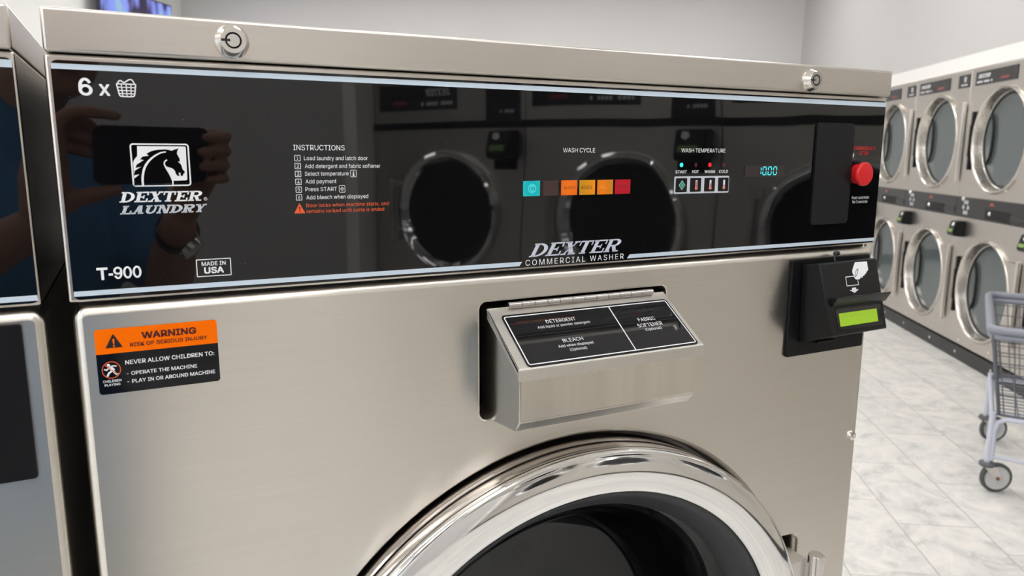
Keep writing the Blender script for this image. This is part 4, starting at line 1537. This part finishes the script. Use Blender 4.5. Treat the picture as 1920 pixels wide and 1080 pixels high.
# ---------------------------------------------------------------- laundry cart
CART_GREY = mat('grey_vinyl_coating', (.235, .25, .30), .42)
POST_GREY = mat('dark_grey_post', (.10, .11, .13), .45)
CART_WIRE = mat('dark_grey_wire', (.115, .12, .14), .45)
CART_TUBE = mat('pale_lavender_tube', (.56, .58, .68), .35)
WHEEL_GREY = mat('pale_wheel_hub', (.58, .58, .58), .5)
TYRE = mat('dark_green_grey_tyre', (.065, .075, .068), .6)
BUMPER = mat('grey_rubber_bumper', (.12, .12, .13), .6)
cart = thing('laundry_cart', 'grey wire laundry cart on casters at the right edge, in front of the stacked dryers', 'laundry cart', (1.640, 3.135, 0), math.atan2(-.425, .905))
LXc, LYc = .37, .655
rim = (-.045, .415, -.115, .775, .708)
bot = (.02, .36, .01, .65, .335)


def rring(x0, x1, y0, y1, z, r, seg=4): return [(p[0], p[1], z) for p in rrect(x0, x1, y0, y1, r, seg)]


bm = BM()
tube(bm, rring(*rim[:4], rim[4], .05), .0165, 10, True)
tube(bm, rring(rim[0]+.004, rim[1]-.004, rim[2]+.004, rim[3]-.004, rim[4]-.026, .05), .014, 10, True)
bmesh.ops.recalc_face_normals(bm, faces=bm.faces[:])
put('bumper_rail', bm, CART_GREY, cart, 60)
bm = BM()
NV = 13
def lerp(a, b, t): return a+(b-a)*t
# wire basket: verticals and hoops on four sides, then the bottom grid
for side in range(4):
    for i in range(NV if side % 2 else 9):
        t = (i+.5)/(NV if side % 2 else 9)
        def P(q):
            x0, x1, ya, yb, z = q
            return ((lerp(x0, x1, t), ya, z), (x1, lerp(ya, yb, t), z), (lerp(x0, x1, t), yb, z), (x0, lerp(ya, yb, t), z))[side]
        tube(bm, [P(rim), P(bot)], .0024, 6)
for k in range(1, 9):
    t = k/8
    q = [lerp(rim[i], bot[i], t) for i in range(5)]
    tube(bm, rring(*q[:4], q[4], .035*(1-t)+.012, 3), .0024 if k < 8 else .0055, 6, True)
for i in range(1, 13): tube(bm, [(bot[0], lerp(bot[2], bot[3], i/13), bot[4]), (bot[1], lerp(bot[2], bot[3], i/13), bot[4])], .0024, 6)
for i in range(1, 5): tube(bm, [(lerp(bot[0], bot[1], i/5), bot[2], bot[4]), (lerp(bot[0], bot[1], i/5), bot[3], bot[4])], .0030, 6)
bmesh.ops.recalc_face_normals(bm, faces=bm.faces[:])
put('wire_basket', bm, CART_WIRE, cart, 60)
for xa, ya, sx, sy in ((rim[0], rim[2], 1, 1), (rim[1], rim[2], -1, 1), (rim[0], rim[3], 1, -1), (rim[1], rim[3], -1, -1)):
    bm = BM()
    bx_ = bot[0] if sx > 0 else bot[1]; by_ = bot[2] if sy > 0 else bot[3]
    tube(bm, [(xa+.012*sx, ya+.012*sy, rim[4]-.02), (bx_, by_, bot[4])], .0075, 10)
    bmesh.ops.recalc_face_normals(bm, faces=bm.faces[:])
    put('corner_post', bm, POST_GREY, cart, 60)
bm = BM()
for y in (0, LYc):                          # an arch at each end with a stretcher
    arch = [(.012, y, .14), (.012, y, .27), (.02, y, .305), (.05, y, .322), (LXc-.05, y, .322), (LXc-.02, y, .305), (LXc-.012, y, .27), (LXc-.012, y, .14)]
    tube(bm, arch, .0105, 10)
    tube(bm, [(.0, y, .155), (LXc, y, .155)], .0085, 10)
for x in (0, LXc): tube(bm, [(x, 0, .318), (x, LYc, .318)], .0095, 10)
bmesh.ops.recalc_face_normals(bm, faces=bm.faces[:])
put('frame', bm, CART_TUBE, cart, 60)
for x, y in ((0, 0), (LXc, 0), (0, LYc), (LXc, LYc)):
    bm = BM(); tube(bm, [(x, y, .118), (x, y, .345)], .0125, 12)
    bmesh.ops.recalc_face_normals(bm, faces=bm.faces[:])
    put('leg', bm, CART_TUBE, cart, 60)
    cs = thing_part(cart, 'caster')
    bm = BM(); lathe_axis(bm, [(0, 0), (.026, 0), (.030, .004), (.030, .015), (.024, .019), (0, .019)], (x, y, .112), (0, 0, 1), 20)
    put('bumper_disc', bm, BUMPER, cs, 50)
    a = math.radians(28)
    dx, dy = math.cos(a), math.sin(a)
    wx, wy = x+.042*dx, y+.042*dy
    s_ = Vector((-dy, dx, 0))
    bm = BM(); lathe_axis(bm, [(.050, -.011), (.060, -.011), (.063, -.006), (.063, .006), (.060, .011), (.050, .011)], (wx, wy, .063), s_, 36)
    put('tyre', bm, TYRE, cs, 40)
    bm = BM(); lathe_axis(bm, [(0, -.012), (.020, -.012), (.028, -.007), (.046, -.007), (.051, -.011), (.051, .011), (.046, .007), (.028, .007), (.020, .012), (0, .012)], (wx, wy, .063), s_, 36)
    put('wheel_hub', bm, WHEEL_GREY, cs, 40)
    bm = BM()
    for sg in (-1, 1):
        o_ = s_*(.0155*sg)
        pts = [(-.018, .113), (.034, .113), (.054, .060), (.048, .052), (.036, .052)]
        vs = []
        for th in (-.0012, .0012):
            vs.append([bm.verts.new((x+dx*p[0]+o_.x+s_.x*th, y+dy*p[0]+o_.y+s_.y*th, p[1])) for p in pts])
        bm.faces.new(vs[0]); bm.faces.new(vs[1][::-1]); bridge(bm, vs[0], vs[1])
    bmesh.ops.recalc_face_normals(bm, faces=bm.faces[:])
    put('caster_fork', bm, SATIN, cs, 40)
    bm = BM(); lathe_axis(bm, [(0, -.020), (.007, -.020), (.008, -.016), (.008, .016), (.007, .020), (0, .020)], (wx, wy, .063), s_, 14)
    put('axle_bolt', bm, mat('rusty_bolt', (.26, .12, .06), .6, .5), cs, 40)

# ---------------------------------------------------------------- television on the left wall


def screen_mat():
    m, N, L, b = new_mat('tv_picture')
    tc = N.new('ShaderNodeTexCoord')
    mp = nd(N, 'ShaderNodeMapping'); mp.inputs['Scale'].default_value = (1, 3.4, 1.7)
    L.new(tc.outputs['Object'], mp.inputs['Vector'])
    vo = nd(N, 'ShaderNodeTexNoise', ins={'Scale': 1.45, 'Detail': 1.5, 'Roughness': .4})
    L.new(mp.outputs[0], vo.inputs['Vector'])
    rp = ramp(N, [(.40, (.02, .015, .05)), (.46, (.11, .10, .32)), (.52, (.20, .27, .80)), (.60, (.24, .33, .88)), (.68, (.30, .50, .70))])
    L.new(vo.outputs['Fac'], rp.inputs[0])
    b.inputs['Base Color'].default_value = (.01, .01, .012, 1)
    b.inputs['Roughness'].default_value = .2
    L.new(rp.outputs[0], b.inputs['Emission Color'])
    b.inputs['Emission Strength'].default_value = 1.0
    return m


tv = thing('television', 'blue lit flat television mounted high on the left wall', 'television', (ROOM_X0+.14, 8.80, 2.36), 0)
bm = BM(); box(bm, -.03, .025, -.715, .715, 0, .84, .008)
put('casing', bm, mat('tv_casing', (.025, .03, .06), .3), tv)
bm = BM(); box(bm, .0245, .0262, -.70, .70, .03, .822)
put('screen', bm, screen_mat(), tv)
bm = BM(); box(bm, -.139, -.028, -.2, .2, .25, .62, .004)
put('wall_bracket', bm, BLACK_PAINT, tv)
tv.rotation_euler = (0, math.radians(2.0), 0)

# ---------------------------------------------------------------- photographer with a phone (seen mirrored in the panel)
SKIN = mat('skin', (.42, .215, .145), .5)
SHIRT = mat('blue_cotton', (.065, .215, .42), .85)
TROUSERS = mat('light_grey_trousers', (.20, .215, .23), .85)
HAIR = mat('dark_brown_hair', (.025, .015, .010), .6)
SHOE = mat('black_shoe', (.015, .015, .015), .5)


def grow(bm, pts, radii, seg=14, sub=4):
    """tapered limb with round ends through the joints"""
    P = smooth_path(pts, sub)
    n = len(pts)
    R = []
    for i in range(len(P)):
        t = i/sub; k = min(int(t), n-2); f = t-k
        R.append(radii[k]*(1-f)+radii[k+1]*f)
    tube(bm, P, R, seg)
    for i in (0, -1): ball(bm, P[i], R[i], 12)


def fuse(name, bm, m, parent, voxel, smooth_it=6, label=None):
    """join overlapping limbs into one continuous skin"""
    bmesh.ops.recalc_face_normals(bm, faces=bm.faces[:])
    me = bpy.data.meshes.new('tmp'); bm.to_mesh(me); bm.free()
    o = bpy.data.objects.new('tmp', me); COL.objects.link(o)
    r = o.modifiers.new('r', 'REMESH'); r.mode = 'VOXEL'; r.voxel_size = voxel; r.use_smooth_shade = True
    s = o.modifiers.new('s', 'SMOOTH'); s.factor = .5; s.iterations = smooth_it
    dg = bpy.context.evaluated_depsgraph_get()
    out = bpy.data.meshes.new_from_object(o.evaluated_get(dg))
    bpy.data.objects.remove(o); bpy.data.meshes.remove(me)
    out.materials.clear(); out.materials.append(m)
    out.name = name
    q = bpy.data.objects.new(name, out); COL.objects.link(q)
    if parent: q.parent = parent
    if label: q['label'] = label
    return q


PER = wash_to_world((-.165, -.97, 0))
PROT = WASH_ROT-math.radians(18)          # turned a little to the right, towards the phone
bm = BM()
V = Vector
# camera frame inside the person's own frame (person stands square to the washer)
cy, sy = math.cos(-PROT), math.sin(-PROT)
def w2p(v): d = v-PER; return V((d.x*cy-d.y*sy, d.x*sy+d.y*cy, d.z))
def cpt(r, u, f): return w2p(V((0, 0, CAM_H)) + CR*r + CU*u + CF*f)      # right, up, forward of the lens
# torso, neck, legs
grow(bm, [(0, 0, .93), (0, .0, 1.10), (0, -.01, 1.25), (0, -.015, 1.35)], [.135, .125, .138, .095])
for s in (-1, 1):
    grow(bm, [(s*.07, -.01, 1.20), (s*.09, -.01, 1.32)], [.105, .080])
    grow(bm, [(s*.09, 0, .90), (s*.10, .01, .50), (s*.105, -.02, .10)], [.088, .055, .038])
    grow(bm, [(s*.105, -.02, .05), (s*.115, .12, .035)], [.040, .034])
grow(bm, [(0, -.02, 1.37), (.05, .005, 1.46), (.09, .025, 1.52)], [.060, .056, .055])
# head: skull, face, jaw, nose, ears
hc = V((.10, .05, 1.595))
ball(bm, hc+V((0, -.012, .025)), .098, 24, (.80, 1.0, 1.0))
ball(bm, hc+V((0, .012, -.045)), .075, 20, (.86, .98, 1.1))
ball(bm, hc+V((0, .040, -.098)), .034, 14, (1.0, .9, .8))
grow(bm, [hc+V((0, .085, .010)), hc+V((0, .108, -.028))], [.011, .016])
for s in (-1, 1):
    ball(bm, hc+V((s*.080, -.005, -.012)), .030, 12, (.32, .65, 1.0))
    ball(bm, hc+V((s*.033, .078, .018)), .017, 10, (1.1, .55, .55))
    ball(bm, hc+V((s*.034, .070, -.022)), .026, 10, (.9, .7, .8))
ball(bm, hc+V((0, .082, -.066)), .020, 12, (1.25, .6, .30)); ball(bm, hc+V((0, .080, -.079)), .018, 12, (1.1, .6, .34))
# right arm up to the phone's far end
RS, RE, RW = V((.180, -.01, 1.345)), V((.235, .10, 1.130)), cpt(.108, -.125, -.055)
LS, LE, LW = V((-.185, -.01, 1.385)), V((-.205, .12, 1.13)), cpt(-.085, -.105, -.045)
grow(bm, [RS, RS.lerp(RE, .5)+V((.012, 0, 0)), RE], [.058, .050, .042])
grow(bm, [RE, RE.lerp(RW, .4), RW], [.043, .040, .027])
grow(bm, [LS, LS.lerp(LE, .5)+V((-.012, 0, 0)), LE], [.058, .050, .042])
grow(bm, [LE, LE.lerp(LW, .4), LW], [.043, .040, .027])


def hand(wr, palm, knuckles, fingers, thumb):
    """palm fans out from the wrist to the four knuckles; each finger bends at its joints"""
    for k in knuckles: grow(bm, [wr, wr.lerp(k, .55), k], [.020, .016, .0115], 10)
    grow(bm, [wr, palm], [.022, .024], 12)
    for f, r in fingers: grow(bm, f, [r*1.08, r, r*.95, r*.80][:len(f)], 10)
    grow(bm, thumb, [.016, .0125, .0110, .0085][:len(thumb)], 10)


# right hand: palm behind the right end of the phone, four fingers wrapped round the edge onto its lens side
rk = [cpt(.143, .018-.021*i, -.026) for i in range(4)]
rf = []
for i in range(4):
    u = .018-.021*i
    L_ = (.030, .036, .033, .024)[i]
    rf.append(([rk[i], cpt(.149, u+.002, -.006), cpt(.140, u+.003, .0085), cpt(.140-L_, u+.002, .0082)], (.0088, .0092, .0088, .0078)[i]))
hand(RW, cpt(.122, -.045, -.038), rk, rf, [cpt(.105, -.060, -.040), cpt(.098, -.030, -.034), cpt(.095, .002, -.027)])
# left hand: a C grip, first finger along the top edge and thumb under the bottom edge
lk = [cpt(-.084, .030-.006*i, -.012-.014*i) for i in range(4)]
lf = [([lk[0], cpt(-.064, .046, -.009), cpt(-.038, .0470, -.0065), cpt(-.010, .0440, -.0065)], .0088),
      ([lk[1], cpt(-.066, .038, -.024), cpt(-.046, .036, -.026), cpt(-.032, .026, -.0215)], .0090),
      ([lk[2], cpt(-.066, .020, -.038), cpt(-.048, .014, -.034), cpt(-.034, .008, -.0225)], .0088),
      ([lk[3], cpt(-.070, .002, -.048), cpt(-.052, -.006, -.040), cpt(-.036, -.010, -.0225)], .0078)]
grow(bm, [LW, cpt(-.088, -.045, -.034), cpt(-.088, .012, -.024)], [.026, .030, .022], 12)
grow(bm, [cpt(-.092, -.078, -.036), cpt(-.066, -.070, -.026)], [.026, .019], 12)
hand(LW, cpt(-.086, -.040, -.035), lk, lf, [cpt(-.078, -.066, -.030), cpt(-.056, -.066, -.016), cpt(-.032, -.0595, -.0085), cpt(-.010, -.0550, -.0075)])
person = fuse('person', bm, SKIN, None, .0042, 3)
tag(person, 'person in a blue t-shirt holding up a phone, mirrored in the washer panel', 'person')
person.location = PER; person.rotation_euler = (0, 0, PROT)
# eyes
bm = BM()
for s in (-1, 1): ball(bm, hc+V((s*.032, .0865, .012)), .0085, 10, (1.2, .5, .6))
put('eyes', bm, mat('dark_eyes', (.05, .04, .035), .2), person, 60)
# hair: cap over the skull, above the brow and down to the nape
bm = BM()
ball(bm, hc+V((0, -.022, .037)), .106, 24, (.84, 1.0, .98))
ball(bm, hc+V((0, -.062, -.02)), .070, 18, (.95, .7, 1.0))
put('hair', bm, HAIR, person, 60)
# t-shirt with short sleeves
bm = BM()
grow(bm, [(0, 0, .82), (0, .002, 1.05), (0, -.008, 1.25), (0, -.012, 1.36)], [.168, .158, .160, .115], 20)
for s in (-1, 1): grow(bm, [(s*.06, -.01, 1.10), (s*.085, -.01, 1.22), (s*.10, -.012, 1.325)], [.115, .115, .080])
grow(bm, [(.10, -.012, 1.355), RS, RS.lerp(RE, .4)+V((.012, 0, 0)), RS.lerp(RE, .72)+V((.008, 0, 0))], [.075, .078, .072, .068])
grow(bm, [(-.10, -.012, 1.375), LS, LS.lerp(LE, .4)+V((-.012, 0, 0)), LS.lerp(LE, .72)+V((-.008, 0, 0))], [.075, .078, .072, .068])
grow(bm, [(0, -.02, 1.36), (.012, -.012, 1.405), (.03, -.005, 1.435)], [.095, .080, .069])
fuse('t_shirt', bm, SHIRT, person, .010, 5, 'blue short sleeved t-shirt')
bm = BM()
grow(bm, [(0, 0, .80), (0, 0, .99)], [.150, .148])
for s in (-1, 1): grow(bm, [(s*.088, 0, .88), (s*.10, .01, .50), (s*.107, -.02, .085)], [.108, .078, .066])
fuse('trousers', bm, TROUSERS, person, .011, 4)
for s in (-1, 1):
    bm = BM()
    grow(bm, [(s*.106, -.065, .052), (s*.108, .03, .058), (s*.116, .15, .040)], [.050, .054, .040])
    for v in bm.verts: v.co.z = max(v.co.z, 0.0005)
    fuse('shoe', bm, SHOE, person, .008, 2)
# wrist watch on the right wrist
ax = (RW-RE).normalized()
wc = RW-ax*.030
bm = BM(); lathe_axis(bm, [(.0325, -.010), (.0335, -.009), (.0335, .009), (.0325, .010)], wc, ax, 24)
wt = put('wristwatch', bm, RUBBER, person, 40)
fr_ = V((0, 1, .12)); fr_ = (fr_-ax*fr_.dot(ax)).normalized()
bm = BM(); lathe_axis(bm, [(.0205, .028), (.0205, .0385), (.0185, .0400), (.0180, .0390), (0, .0390)], wc, fr_, 28)
put('watch_case', bm, NICKEL, wt, 40)

# the phone: lens side faces the washer, the lens itself is where the picture is taken from
phone = thing('smartphone', 'black smartphone held up sideways, mirrored behind the horse logo', 'phone', (0, 0, CAM_H))
phone.matrix_world = Matrix.Translation((0, 0, CAM_H)) @ Matrix((CR, CU, -CF)).transposed().to_4x4()
PB = mat('black_phone_back', (.008, .008, .009), .25)
bm = BM()
mpz = lambda p, d: (p[0], p[1], d)
prism(bm, rrect(-.037, .125, -.048, .031, .012, 6), .0060, .0150, mpz)
bmesh.ops.bevel(bm, geom=[e for e in bm.edges if abs(e.verts[0].co.z-e.verts[1].co.z) < 1e-5], offset=.0016, segments=2, affect='EDGES')
ph = put('phone_body', bm, PB, phone, 40)
bm = BM(); prism(bm, rrect(-.014, .014, -.0465, .0295, .004, 4), .0042, .0062, mpz)
put('camera_bar', bm, BLACK_PLASTIC, phone, 40)
bm = BM(); prism(bm, rrect(-.0355, .1235, -.0465, .0295, .011, 6), .0149, .0154, mpz)
put('phone_screen', bm, GLASS_BLACK, phone)
